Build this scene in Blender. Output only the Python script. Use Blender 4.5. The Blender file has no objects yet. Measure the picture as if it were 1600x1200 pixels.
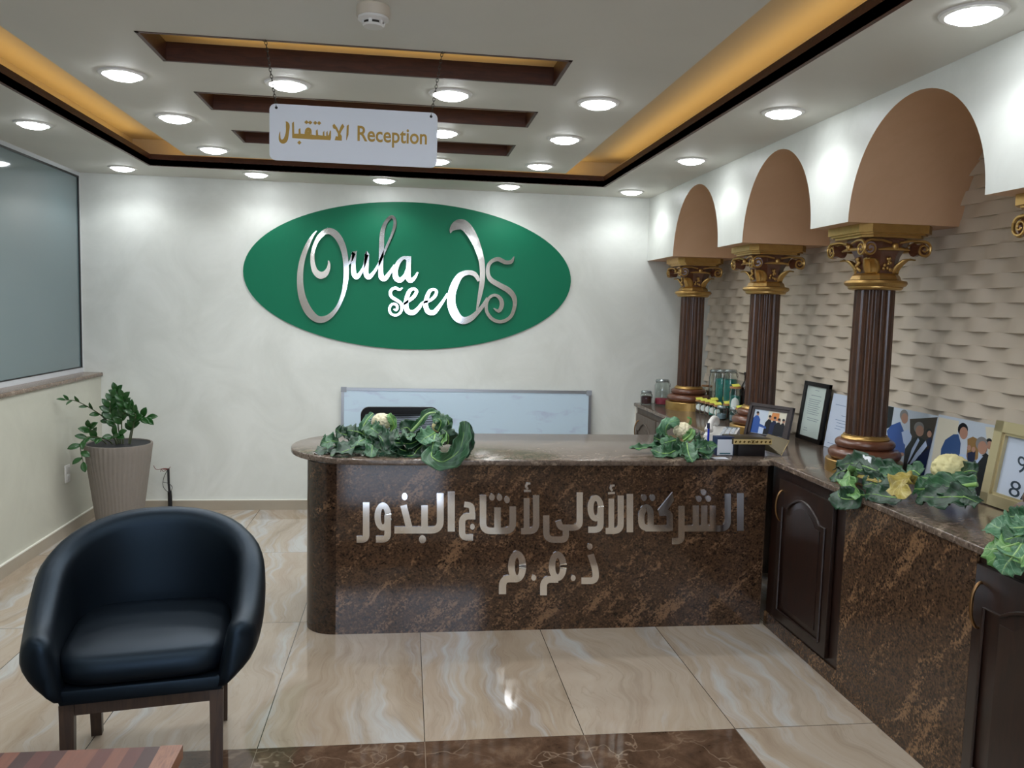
import bpy, bmesh, math, random
from mathutils import Vector, Matrix, noise

# ------------------------------------------------------------------ camera, world, light, exposure
SC = bpy.context.scene
COL = SC.collection
PI = math.pi
F, CX, CY, CZ, PITCH, YAW, ROLL = 1274.865, 0.508700, -2.897459, 1.593829, 0.0892919, 0.1306027, 0.0268498
CAM = Vector((CX, CY, CZ))
_s, _c = math.sin(YAW), math.cos(YAW)
RIGHT0 = Vector((_c, -_s, 0)); FWD0 = Vector((_s, _c, 0)); UP0 = Vector((0, 0, 1))
FWD = FWD0 * math.cos(PITCH) - UP0 * math.sin(PITCH)
UPV = UP0 * math.cos(PITCH) + FWD0 * math.sin(PITCH)
_cr, _sr = math.cos(ROLL), math.sin(ROLL)
cx_ = RIGHT0 * _cr + UPV * _sr
cy_ = RIGHT0 * -_sr + UPV * _cr
cam_data = bpy.data.cameras.new('camera')
cam_data.sensor_fit = 'HORIZONTAL'; cam_data.sensor_width = 36.0
cam_data.lens = F * 36.0 / 1600.0
cam_data.clip_start = 0.02
camera = bpy.data.objects.new('camera', cam_data)
COL.objects.link(camera)
m3 = Matrix((cx_, cy_, -FWD)).transposed()
camera.matrix_world = Matrix.Translation(CAM) @ m3.to_4x4()
SC.camera = camera

SC.view_settings.view_transform = 'Standard'
SC.view_settings.look = 'None'
SC.view_settings.gamma = 1.0
SC.view_settings.use_curve_mapping = False
SC.view_settings.exposure = 0.18
SC.cycles.max_bounces = 8
SC.cycles.sample_clamp_indirect = 6.0
SC.cycles.use_denoising = True

SPOT_W = 11.0           # one ceiling downlight
COVE_W = 0.38            # one metre of amber cove strip
SKY_STRENGTH = 7.5
world = bpy.data.worlds.new('world'); SC.world = world
world.use_nodes = True
_bg = world.node_tree.nodes['Background']
_bg.inputs['Color'].default_value = (0.70, 0.81, 1.0, 1)
_bg.inputs['Strength'].default_value = SKY_STRENGTH

def area_light(name, loc, sx, sy, power, color, aim=(0, 0, 1)):
    d = bpy.data.lights.new(name, 'AREA'); d.shape = 'RECTANGLE'
    d.size, d.size_y, d.energy, d.color = sx, sy, power, color
    o = bpy.data.objects.new(name, d); COL.objects.link(o)
    o.location = loc
    o.rotation_euler = Vector(aim).to_track_quat('-Z', 'Y').to_euler()
    return o

# amber strips lying on the ledge of the ceiling recess
AMBER = (1.0, 0.66, 0.22)
area_light('cove_strip_west', (-1.31, 0.4, 2.60), 0.05, 5.2, COVE_W * 5.2, AMBER)
area_light('cove_strip_east', (2.0, 0.4, 2.60), 0.05, 5.2, COVE_W * 5.2, AMBER)
area_light('cove_strip_north', (0.34, 3.12, 2.60), 3.0, 0.05, COVE_W * 3.0, AMBER)
for _y in (-0.1, 0.77, 1.56, 2.40):
    area_light('cove_strip_slot', (0.33, _y, 2.62), 1.5, 0.05, COVE_W * 2.0, AMBER)

# ------------------------------------------------------------------ dimensions of the room
XL, XW = -1.755, -1.877           # lower left wall face, window plane
YB, YF = 3.545, -3.5              # back wall, front wall
XS, XT = 2.426, 2.933             # arcade face, where the wavy tiles start
ZC, ZU, ZS = 2.518, 2.72, 2.023   # ceiling, upper slab, underside of arcade blocks
ZD, ZCT = 0.875, 0.875            # desk top, counter top
YD = 1.028                        # granite desk front

def ray(x, y):
    a, b = x - 800.0, y - 600.0
    X = _cr * a + _sr * b; Y = -_sr * a + _cr * b
    return (FWD * F + RIGHT0 * X - UPV * Y) / F
def at(x, y, ax, v):
    i = 'XYZ'.index(ax); d = ray(x, y)
    return CAM + d * ((v - CAM[i]) / d[i])
def atp(x, y, p0, n):
    d = ray(x, y); n = Vector(n)
    return CAM + d * ((Vector(p0) - CAM).dot(n) / d.dot(n))

# ------------------------------------------------------------------ materials
def lin(c):
    if isinstance(c, str):
        c = tuple(int(c[i:i + 2], 16) / 255.0 for i in (0, 2, 4))
        return tuple((v / 12.92) if v <= 0.04045 else ((v + 0.055) / 1.055) ** 2.4 for v in c) + (1.0,)
    return tuple(c[:3]) + (1.0,)

class NT:
    def __init__(self, name):
        self.m = bpy.data.materials.new(name); self.m.use_nodes = True
        self.t = self.m.node_tree; self.b = self.t.nodes['Principled BSDF']
    def n(self, typ, **kw):
        nd = self.t.nodes.new(typ)
        for k, v in kw.items():
            setattr(nd, k, v)
        return nd
    def lk(self, a, b): self.t.links.new(a, b)
    def inp(self, key, v):
        s = self.b.inputs[key]
        if hasattr(v, 'is_output') or isinstance(v, bpy.types.NodeSocket): self.lk(v, s)
        else: s.default_value = v
    def coord(self, kind='Object'):
        return self.n('ShaderNodeTexCoord').outputs[kind]
    def mapping(self, vec, scale=(1, 1, 1), rot=(0, 0, 0), loc=(0, 0, 0), typ='POINT'):
        mp = self.n('ShaderNodeMapping', vector_type=typ)
        mp.inputs['Scale'].default_value = scale; mp.inputs['Rotation'].default_value = rot
        mp.inputs['Location'].default_value = loc
        self.lk(vec, mp.inputs['Vector']); return mp.outputs['Vector']
    def noise(self, vec, scale, detail=4, rough=0.5, dist=0.0):
        nd = self.n('ShaderNodeTexNoise')
        nd.inputs['Scale'].default_value = scale; nd.inputs['Detail'].default_value = detail
        nd.inputs['Roughness'].default_value = rough; nd.inputs['Distortion'].default_value = dist
        if vec is not None: self.lk(vec, nd.inputs['Vector'])
        return nd.outputs['Fac']
    def voronoi(self, vec, scale, feature='F1', out='Distance'):
        nd = self.n('ShaderNodeTexVoronoi', feature=feature)
        nd.inputs['Scale'].default_value = scale
        if vec is not None: self.lk(vec, nd.inputs['Vector'])
        return nd.outputs[out]
    def ramp(self, fac, stops, interp='LINEAR'):
        r = self.n('ShaderNodeValToRGB'); r.color_ramp.interpolation = interp
        e = r.color_ramp.elements
        while len(e) < len(stops): e.new(0.5)
        for el, (p, c) in zip(e, stops):
            el.position = p; el.color = lin(c)
        self.lk(fac, r.inputs['Fac']); return r.outputs['Color']
    def mix(self, fac, a, b, mode='MIX'):
        mx = self.n('ShaderNodeMix', data_type='RGBA', blend_type=mode)
        for key, v in ((0, fac), (6, a), (7, b)):
            if isinstance(v, bpy.types.NodeSocket): self.lk(v, mx.inputs[key])
            else: mx.inputs[key].default_value = v if key == 0 else lin(v)
        return mx.outputs[2]
    def math(self, op, a, b=0.0, c=0.0):
        md = self.n('ShaderNodeMath', operation=op)
        for i, v in enumerate((a, b, c)):
            if isinstance(v, bpy.types.NodeSocket): self.lk(v, md.inputs[i])
            else: md.inputs[i].default_value = v
        return md.outputs[0]
    def bump(self, h, strength=0.2, dist=0.01):
        bp = self.n('ShaderNodeBump')
        bp.inputs['Strength'].default_value = strength; bp.inputs['Distance'].default_value = dist
        self.lk(h, bp.inputs['Height']); self.lk(bp.outputs['Normal'], self.b.inputs['Normal'])

MATS = {}
def plain(name, col, rough=0.5, metal=0.0, spec=0.5, var=0.0, vscale=20, trans=0.0, ior=1.45, coat=0.0, sheen=0.0):
    if name in MATS: return MATS[name]
    t = NT(name)
    if var > 0:
        nz = t.noise(t.coord(), vscale, 4)
        c = lin(col)
        t.inp('Base Color', t.mix(t.math('MULTIPLY', nz, 1.0), tuple(v * (1 - var) for v in c[:3]), tuple(min(1, v * (1 + var)) for v in c[:3])))
    else:
        t.inp('Base Color', lin(col))
    t.inp('Roughness', rough); t.inp('Metallic', metal); t.inp('Specular IOR Level', spec)
    t.inp('IOR', ior); t.inp('Transmission Weight', trans); t.inp('Coat Weight', coat)
    MATS[name] = t.m
    return t.m

def granite(name, scl, rot, dark, mid, hi, tan, rough=0.12, seed=0.0, bump=0.25, cover=0.56, spk=1.0):
    """speckled stone with lighter streaks along one diagonal"""
    t = NT(name)
    co = t.coord()
    wp = t.n('ShaderNodeVectorMath', operation='MULTIPLY_ADD')
    nz = t.n('ShaderNodeTexNoise'); nz.inputs['Scale'].default_value = 9; nz.inputs['Detail'].default_value = 5; t.lk(co, nz.inputs['Vector'])
    t.lk(nz.outputs['Color'], wp.inputs[0]); wp.inputs[1].default_value = (0.06, 0.06, 0.06); t.lk(co, wp.inputs[2])
    mv = t.mapping(wp.outputs[0], scale=scl, rot=rot, loc=(seed, seed, 0), typ='TEXTURE')
    grain = t.noise(co, 95 * spk, 5, 0.8)
    fine = t.noise(co, 32 * spk, 6, 0.75)
    cell = t.n('ShaderNodeSeparateColor'); t.lk(t.voronoi(co, 130 * spk, out='Color'), cell.inputs[0])
    g = t.math('ADD', t.math('MULTIPLY', grain, 0.6), t.math('ADD', t.math('MULTIPLY', fine, 0.5), t.math('MULTIPLY', t.math('SUBTRACT', cell.outputs[0], 0.5), 0.20)))
    base = t.ramp(g, [(0.38, dark), (0.54, mid), (0.74, hi)])
    st = t.noise(mv, 1.0, 7, 0.68)
    st = t.math('ADD', st, t.math('MULTIPLY', t.math('SUBTRACT', g, 0.55), 0.55))
    k = t.ramp(st, [(cover, (0, 0, 0)), (cover + 0.10, (1, 1, 1))])
    t.inp('Base Color', t.mix(t.math('MULTIPLY', k, 0.75), base, tan)); t.inp('Roughness', rough)
    if bump: t.bump(grain, bump, 0.0006)
    MATS[name] = t.m
    return t.m

def wood(name, c1, c2, scale=(1, 1, 12), rough=0.35, rot=(0, 0, 0), coat=0.2):
    t = NT(name)
    mv = t.mapping(t.coord(), scale=scale, rot=rot)
    a = t.noise(mv, 6, 6, 0.6, 1.2)
    t.inp('Base Color', t.ramp(a, [(0.3, c1), (0.7, c2)]))
    t.inp('Roughness', rough); t.inp('Coat Weight', coat); t.inp('Coat Roughness', 0.2)
    t.bump(a, 0.08, 0.002)
    MATS[name] = t.m
    return t.m

def make_floor_material():
    t = NT('floor_marble')
    co = t.coord()
    sp = t.n('ShaderNodeSeparateXYZ'); t.lk(co, sp.inputs[0])
    X, Y = sp.outputs[0], sp.outputs[1]
    ux = t.math('DIVIDE', X, 0.6); uy = t.math('DIVIDE', Y, 1.2)
    ix = t.math('FLOOR', ux); iy = t.math('FLOOR', uy)
    fx = t.math('SUBTRACT', ux, ix); fy = t.math('SUBTRACT', uy, iy)
    # joints
    ex = t.math('MULTIPLY', t.math('MINIMUM', fx, t.math('SUBTRACT', 1.0, fx)), 0.6)
    ey = t.math('MULTIPLY', t.math('MINIMUM', fy, t.math('SUBTRACT', 1.0, fy)), 1.2)
    joint = t.math('LESS_THAN', t.math('MINIMUM', ex, ey), 0.0016)
    # every slab cut from another place of the stone
    wn = t.n('ShaderNodeTexWhiteNoise', noise_dimensions='2D')
    cb = t.n('ShaderNodeCombineXYZ'); t.lk(ix, cb.inputs[0]); t.lk(iy, cb.inputs[1]); t.lk(cb.outputs[0], wn.inputs['Vector'])
    off = t.n('ShaderNodeVectorMath', operation='MULTIPLY_ADD')
    t.lk(wn.outputs['Color'], off.inputs[0]); off.inputs[1].default_value = (31, 17, 5); t.lk(co, off.inputs[2])
    warp = t.n('ShaderNodeTexNoise'); warp.inputs['Scale'].default_value = 1.3; warp.inputs['Detail'].default_value = 3; t.lk(off.outputs[0], warp.inputs['Vector'])
    wv = t.n('ShaderNodeVectorMath', operation='MULTIPLY_ADD'); t.lk(warp.outputs['Color'], wv.inputs[0]); wv.inputs[1].default_value = (0.55, 0.55, 0); t.lk(off.outputs[0], wv.inputs[2])
    mv = t.mapping(wv.outputs[0], scale=(3.6, 0.5, 1))
    a = t.noise(mv, 1.1, 8, 0.62, 0.4)
    base = t.ramp(a, [(0.28, '8a7867'), (0.42, 'a0907d'), (0.52, 'aa9d8d'), (0.62, 'a29281'), (0.74, 'b7afa5')])
    mv2 = t.mapping(wv.outputs[0], scale=(9, 0.8, 1))
    b = t.noise(mv2, 2.0, 4, 0.5, 0.8)
    vein = t.ramp(t.math('ABSOLUTE', t.math('SUBTRACT', b, 0.5)), [(0.0, (1, 1, 1)), (0.018, (0, 0, 0))])
    base = t.mix(t.math('MULTIPLY', vein, 0.22), base, '7d6a55')
    wm = t.ramp(t.noise(t.mapping(wv.outputs[0], scale=(4.2, 0.45, 1), loc=(7, 3, 0)), 1.6, 6, 0.6, 0.3), [(0.52, (0, 0, 0)), (0.64, (1, 1, 1))])
    base = t.mix(t.math('MULTIPLY', wm, 0.6), base, 'b6bbbd')
    tm = t.ramp(t.noise(t.mapping(wv.outputs[0], scale=(6.0, 0.4, 1), loc=(2, 9, 0)), 1.4, 7, 0.65, 0.5), [(0.55, (0, 0, 0)), (0.70, (1, 1, 1))])
    base = t.mix(t.math('MULTIPLY', tm, 0.5), base, '80705e')
    base = t.mix(joint, base, '3a332c')
    # dark brown inlay
    dx = t.math('MULTIPLY', t.math('LESS_THAN', X, 1.8), t.math('GREATER_THAN', X, -1.2))
    dy = t.math('MULTIPLY', t.math('LESS_THAN', Y, 0.0), t.math('GREATER_THAN', Y, -2.4))
    mask = t.math('MULTIPLY', dx, dy)
    hx = t.math('MULTIPLY', t.math('LESS_THAN', X, 1.2), t.math('GREATER_THAN', X, -0.6))
    hy = t.math('MULTIPLY', t.math('LESS_THAN', Y, -0.6), t.math('GREATER_THAN', Y, -1.8))
    mask = t.math('MULTIPLY', mask, t.math('SUBTRACT', 1.0, t.math('MULTIPLY', hx, hy)))
    db = t.ramp(t.noise(co, 7, 8, 0.7, 0.6), [(0.3, '3a2a1f'), (0.55, '5a4536'), (0.75, '7a6350')])
    wc = t.n('ShaderNodeVectorMath', operation='MULTIPLY_ADD'); nz = t.n('ShaderNodeTexNoise'); nz.inputs['Scale'].default_value = 9; t.lk(co, nz.inputs['Vector'])
    t.lk(nz.outputs['Color'], wc.inputs[0]); wc.inputs[1].default_value = (0.25, 0.25, 0.25); t.lk(co, wc.inputs[2])
    ve = t.voronoi(wc.outputs[0], 5.5, 'DISTANCE_TO_EDGE')
    vf = t.ramp(ve, [(0.0, (1, 1, 1)), (0.03, (0, 0, 0))])
    patch = t.ramp(t.noise(co, 2.6, 2), [(0.45, (0, 0, 0)), (0.6, (1, 1, 1))])
    db = t.mix(t.math('MULTIPLY', t.math('MULTIPLY', vf, patch), 0.55), db, 'a08c78')
    db = t.mix(t.math('LESS_THAN', ex, 0.0012), db, '8a7a6a')
    t.inp('Base Color', t.mix(mask, base, db))
    t.inp('Roughness', 0.05)
    return t.m

def make_plaster(name, c1, c2, rough=0.42, scale=2.2):
    t = NT(name)
    co = t.coord()
    a = t.noise(co, scale, 7, 0.62, 0.9)
    t.inp('Base Color', t.ramp(a, [(0.35, c1), (0.65, c2)]))
    r = t.n('ShaderNodeMapRange'); t.lk(a, r.inputs[0]); r.inputs[3].default_value = rough - 0.10; r.inputs[4].default_value = rough + 0.12
    t.inp('Roughness', r.outputs[0]); t.inp('Specular IOR Level', 0.6)
    t.bump(t.noise(co, 14, 5, 0.6), 0.05, 0.004)
    MATS[name] = t.m
    return t.m

def emit(name, col, strength):
    t = NT(name)
    t.inp('Base Color', (0.9, 0.9, 0.9, 1)); t.inp('Emission Color', lin(col)); t.inp('Emission Strength', strength)
    MATS[name] = t.m
    return t.m

M_FLOOR = make_floor_material()
M_PEARL = make_plaster('pearl_plaster', 'ced0c9', 'dbddd7')
M_CREAM = make_plaster('cream_plaster', 'b9b8aa', 'c4c3b5', 0.5, 1.5)
M_CEIL = make_plaster('ceiling_paint', 'd4d2c9', 'dad8cf', 0.6, 1.0)
M_TAN = make_plaster('tan_paint', 'c8a07c', 'd2ab88', 0.5, 1.6)
M_COVE = plain('cove_paint', 'd9c9ad', 0.7)
M_TILE = plain('wave_tile', 'cbbeac', 0.55, var=0.04, vscale=5)
M_DARKWOOD = wood('dark_stained_wood', '3c2015', '58301f', (1.2, 9, 9), 0.5, coat=0.0)
M_SHAFT = wood('column_wood', '2f1b11', '553521', (8, 8, 0.8), 0.33, coat=0.25)
M_TORUS = wood('column_base_wood', '55301f', '6d4430', (3, 3, 9), 0.3, coat=0.4)
M_MAHOG = wood('mahogany', '150b07', '29150d', (6, 6, 0.9), 0.36, coat=0.2)
M_LEGWOOD = wood('walnut_leg', '2c1c12', '45301f', (9, 9, 1), 0.45)
M_GREYDOOR = wood('grey_oak', '4a4038', '62564b', (7, 7, 1), 0.5, coat=0.0)
M_GRAN_X = granite('brown_granite_front', (0.34, 0.1, 0.07), (0, math.radians(-42), 0), '1a130e', '463326', '614731', '8a6a4e', cover=0.545, rough=0.03, bump=0.12)
M_GRAN_Y = granite('brown_granite_side', (0.1, 0.34, 0.07), (math.radians(-50), 0, 0), '1c1510', '463529', '604832', '8c6c4e', seed=3.0, cover=0.55)
M_GRAN_T = granite('granite_top', (0.5, 0.06, 0.1), (0, 0, math.radians(25)), '463a32', '63554a', '74655a', '9c8a78', rough=0.17, seed=1.3, bump=0.0, cover=0.57, spk=0.7)
M_SILL = granite('granite_sill', (0.3, 0.06, 0.1), (0, 0, 0), '5b4a3e', '7a6656', '8c7868', 'a89584', rough=0.25, bump=0.0)
M_STEEL = plain('mirror_steel', 'efefef', 0.08, 1.0)
M_ALU = plain('aluminium', 'b9bcc0', 0.35, 1.0)
M_GOLD = plain('antique_gold', 'bf9c60', 0.36, 0.9, var=0.22, vscale=30)
M_GOLDL = plain('light_gold', 'cdb78a', 0.3, 1.0)
M_GREEN = plain('green_panel', '02694a', 0.5, spec=0.3)
M_WHITEP = plain('white_plastic', 'dcdad6', 0.4)
M_SIGNW = plain('sign_white', 'dfe3ea', 0.35)
M_GOLDINK = plain('gold_lettering', '9c7a2e', 0.35, 0.35)
M_BLACK = plain('black_plastic', '141416', 0.4)
M_LEATHER = plain('black_leather', '05080d', 0.46, spec=0.5, var=0.2, vscale=60)
M_LEATHER.node_tree.nodes['Principled BSDF'].inputs['Specular Tint'].default_value = (0.5, 0.74, 1.0, 1)
M_IRON = plain('dark_steel', '55524c', 0.35, 1.0)
M_BRONZE = plain('bronze', '8a6a48', 0.35, 1.0)
M_GLASS = plain('clear_glass', 'f4faf8', 0.02, trans=1.0, ior=1.45)
M_LAMP = emit('downlight_diffuser', (0.93, 0.97, 1.0), 26.0)
M_MARBLE_BB = plain('skirting_marble', 'a59b8b', 0.2, var=0.18, vscale=4)
M_WHITE_EDGE = plain('white_edge', 'dedbd0', 0.5)

# ------------------------------------------------------------------ mesh building
class MB:
    def __init__(self):
        self.v = []; self.f = []; self.mi = []; self.uv = {}
    def add(self, verts, faces, mi=0):
        o = len(self.v)
        self.v += [Vector(p) for p in verts]
        for fc in faces:
            self.f.append(tuple(i + o for i in fc)); self.mi.append(mi)
        return self
    def box(self, a, b, mi=0, bev=0.0, seg=2):
        x0, y0, z0 = (min(p, q) for p, q in zip(a, b)); x1, y1, z1 = (max(p, q) for p, q in zip(a, b))
        vs = [(x0, y0, z0), (x1, y0, z0), (x1, y1, z0), (x0, y1, z0), (x0, y0, z1), (x1, y0, z1), (x1, y1, z1), (x0, y1, z1)]
        fs = [(3, 2, 1, 0), (4, 5, 6, 7), (0, 1, 5, 4), (1, 2, 6, 5), (2, 3, 7, 6), (3, 0, 4, 7)]
        if bev <= 0: return self.add(vs, fs, mi)
        bm = bmesh.new(); bv = [bm.verts.new(p) for p in vs]
        for fc in fs: bm.faces.new([bv[i] for i in fc])
        bmesh.ops.bevel(bm, geom=list(bm.edges), offset=bev, segments=seg, profile=0.5, affect='EDGES')
        return self.bm(bm, mi)
    def bm(self, bm, mi=0, mat=None):
        bm.verts.ensure_lookup_table(); bm.verts.index_update()
        vs = [(mat @ v.co if mat else v.co.copy()) for v in bm.verts]
        fs = [tuple(v.index for v in fc.verts) for fc in bm.faces]
        bm.free(); return self.add(vs, fs, mi)
    def obox(self, c, ux, uy, uz, mi=0, bev=0.0):
        # box with centre c and half-axis vectors
        m = MB().box((-1, -1, -1), (1, 1, 1)) if bev <= 0 else None
        ux, uy, uz, c = Vector(ux), Vector(uy), Vector(uz), Vector(c)
        if m is None:
            lx, ly, lz = ux.length, uy.length, uz.length
            m = MB().box((-lx, -ly, -lz), (lx, ly, lz), bev=bev)
            ux, uy, uz = ux.normalized(), uy.normalized(), uz.normalized()
        return self.add([c + ux * p.x + uy * p.y + uz * p.z for p in m.v], m.f, mi)
    def lathe(self, prof, seg=32, c=(0, 0, 0), mi=0, closed=False, fl=None, rot0=0.0):
        n = len(prof); vs = []
        for k in range(seg):
            a = 2 * PI * k / seg + rot0
            for j, (r, z) in enumerate(prof):
                rr = r * (fl(a, j) if fl else 1.0)
                vs.append((c[0] + rr * math.cos(a), c[1] + rr * math.sin(a), c[2] + z))
        fs = []
        for k in range(seg):
            k2 = (k + 1) % seg
            for j in range(n - 1):
                fs.append((k * n + j, k2 * n + j, k2 * n + j + 1, k * n + j + 1))
            if closed: fs.append((k * n + n - 1, k2 * n + n - 1, k2 * n, k * n))
        if not closed:
            if prof[0][0] > 1e-6: fs.append(tuple(k * n for k in reversed(range(seg))))
            if prof[-1][0] > 1e-6: fs.append(tuple(k * n + n - 1 for k in range(seg)))
        return self.add(vs, fs, mi)
    def tube(self, pts, r, seg=8, mi=0, flat=1.0):
        pts = [Vector(p) for p in pts]; n = len(pts)
        rs = r if isinstance(r, (list, tuple)) else [r] * n
        vs = []; up = Vector((0, 0, 1))
        t0 = (pts[1] - pts[0]).normalized()
        if abs(t0.dot(up)) > 0.95: up = Vector((1, 0, 0))
        nrm = (up - t0 * up.dot(t0)).normalized()
        for i, p in enumerate(pts):
            t = ((pts[min(i + 1, n - 1)] - pts[max(i - 1, 0)])).normalized()
            nrm = (nrm - t * nrm.dot(t)).normalized(); bn = t.cross(nrm)
            for k in range(seg):
                a = 2 * PI * k / seg
                vs.append(p + nrm * (math.cos(a) * rs[i] * flat) + bn * (math.sin(a) * rs[i]))
        fs = [(i * seg + k, i * seg + (k + 1) % seg, (i + 1) * seg + (k + 1) % seg, (i + 1) * seg + k) for i in range(n - 1) for k in range(seg)]
        fs.append(tuple(reversed(range(seg)))); fs.append(tuple((n - 1) * seg + k for k in range(seg)))
        return self.add(vs, fs, mi)
    def prism(self, pts, ext, mi=0):
        # planar outline (3-D points) pushed along ext
        n = len(pts); pts = [Vector(p) for p in pts]; ext = Vector(ext)
        vs = pts + [p + ext for p in pts]
        fs = [tuple(range(n)), tuple(reversed(range(n, 2 * n)))]
        fs += [(i, i + n, (i + 1) % n + n, (i + 1) % n) for i in range(n)]
        return self.add(vs, fs, mi)
    def ellipsoid(self, c, r, mi=0, seg=14, rings=8, rotm=None):
        vs = []; fs = []; c = Vector(c)
        for i in range(rings + 1):
            th = PI * i / rings
            for k in range(seg):
                a = 2 * PI * k / seg
                p = Vector((r[0] * math.sin(th) * math.cos(a), r[1] * math.sin(th) * math.sin(a), r[2] * math.cos(th)))
                vs.append(c + (rotm @ p if rotm else p))
        for i in range(rings):
            for k in range(seg):
                fs.append((i * seg + k, (i + 1) * seg + k, (i + 1) * seg + (k + 1) % seg, i * seg + (k + 1) % seg))
        return self.add(vs, fs, mi)
    def grid(self, P, mi=0):
        # P[i][j] points
        n, m = len(P), len(P[0])
        return self.add([p for row in P for p in row], [(i * m + j, i * m + j + 1, (i + 1) * m + j + 1, (i + 1) * m + j) for i in range(n - 1) for j in range(m - 1)], mi)
    def build(self, name, mats, parent=None, smooth=35, world=False):
        me = bpy.data.meshes.new(name)
        off = Vector((0, 0, 0))
        if world and parent is not None:
            p = parent
            while p is not None:
                off += p.location; p = p.parent
        me.from_pydata([p - off for p in self.v], [], self.f)
        for m in (mats if isinstance(mats, (list, tuple)) else [mats]): me.materials.append(m)
        me.polygons.foreach_set('material_index', self.mi)
        bm = bmesh.new(); bm.from_mesh(me)
        bmesh.ops.remove_doubles(bm, verts=bm.verts, dist=1e-5)
        bmesh.ops.recalc_face_normals(bm, faces=bm.faces)
        bm.to_mesh(me); bm.free()
        me.polygons.foreach_set('use_smooth', [smooth > 0] * len(me.polygons))
        if smooth > 0: me.set_sharp_from_angle(angle=math.radians(smooth))
        o = bpy.data.objects.new(name, me); COL.objects.link(o)
        if parent is not None: o.parent = parent
        return o

def tag(o, label, cat, group=None):
    o['label'] = label; o['category'] = cat; o['kind'] = 'thing'
    if group: o['group'] = group
    return o
def struct(o, label=None):
    o['kind'] = 'structure'
    if label: o['label'] = label
    return o
def thing(name, label, cat, loc=(0, 0, 0), rz=0.0, group=None):
    o = bpy.data.objects.new(name, None); COL.objects.link(o)
    o.empty_display_size = 0.1
    o.location = loc; o.rotation_euler = (0, 0, rz)
    return tag(o, label, cat, group)
def copy_tree(o, parent=None):
    c = o.copy(); COL.objects.link(c)
    if parent is not None: c.parent = parent
    for ch in list(o.children): copy_tree(ch, c)
    return c

def catmull(pts, n=6):
    # pts: tuples of equal length
    if len(pts) < 3: return [tuple(p) for p in pts]
    out = []
    P = [pts[0]] + list(pts) + [pts[-1]]
    for i in range(1, len(P) - 2):
        p0, p1, p2, p3 = P[i - 1], P[i], P[i + 1], P[i + 2]
        for k in range(n):
            t = k / n
            out.append(tuple(0.5 * (2 * b + (c - a) * t + (2 * a - 5 * b + 4 * c - d) * t * t + (3 * b - a - 3 * c + d) * t ** 3) for a, b, c, d in zip(p0, p1, p2, p3)))
    out.append(tuple(pts[-1]))
    return out

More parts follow.
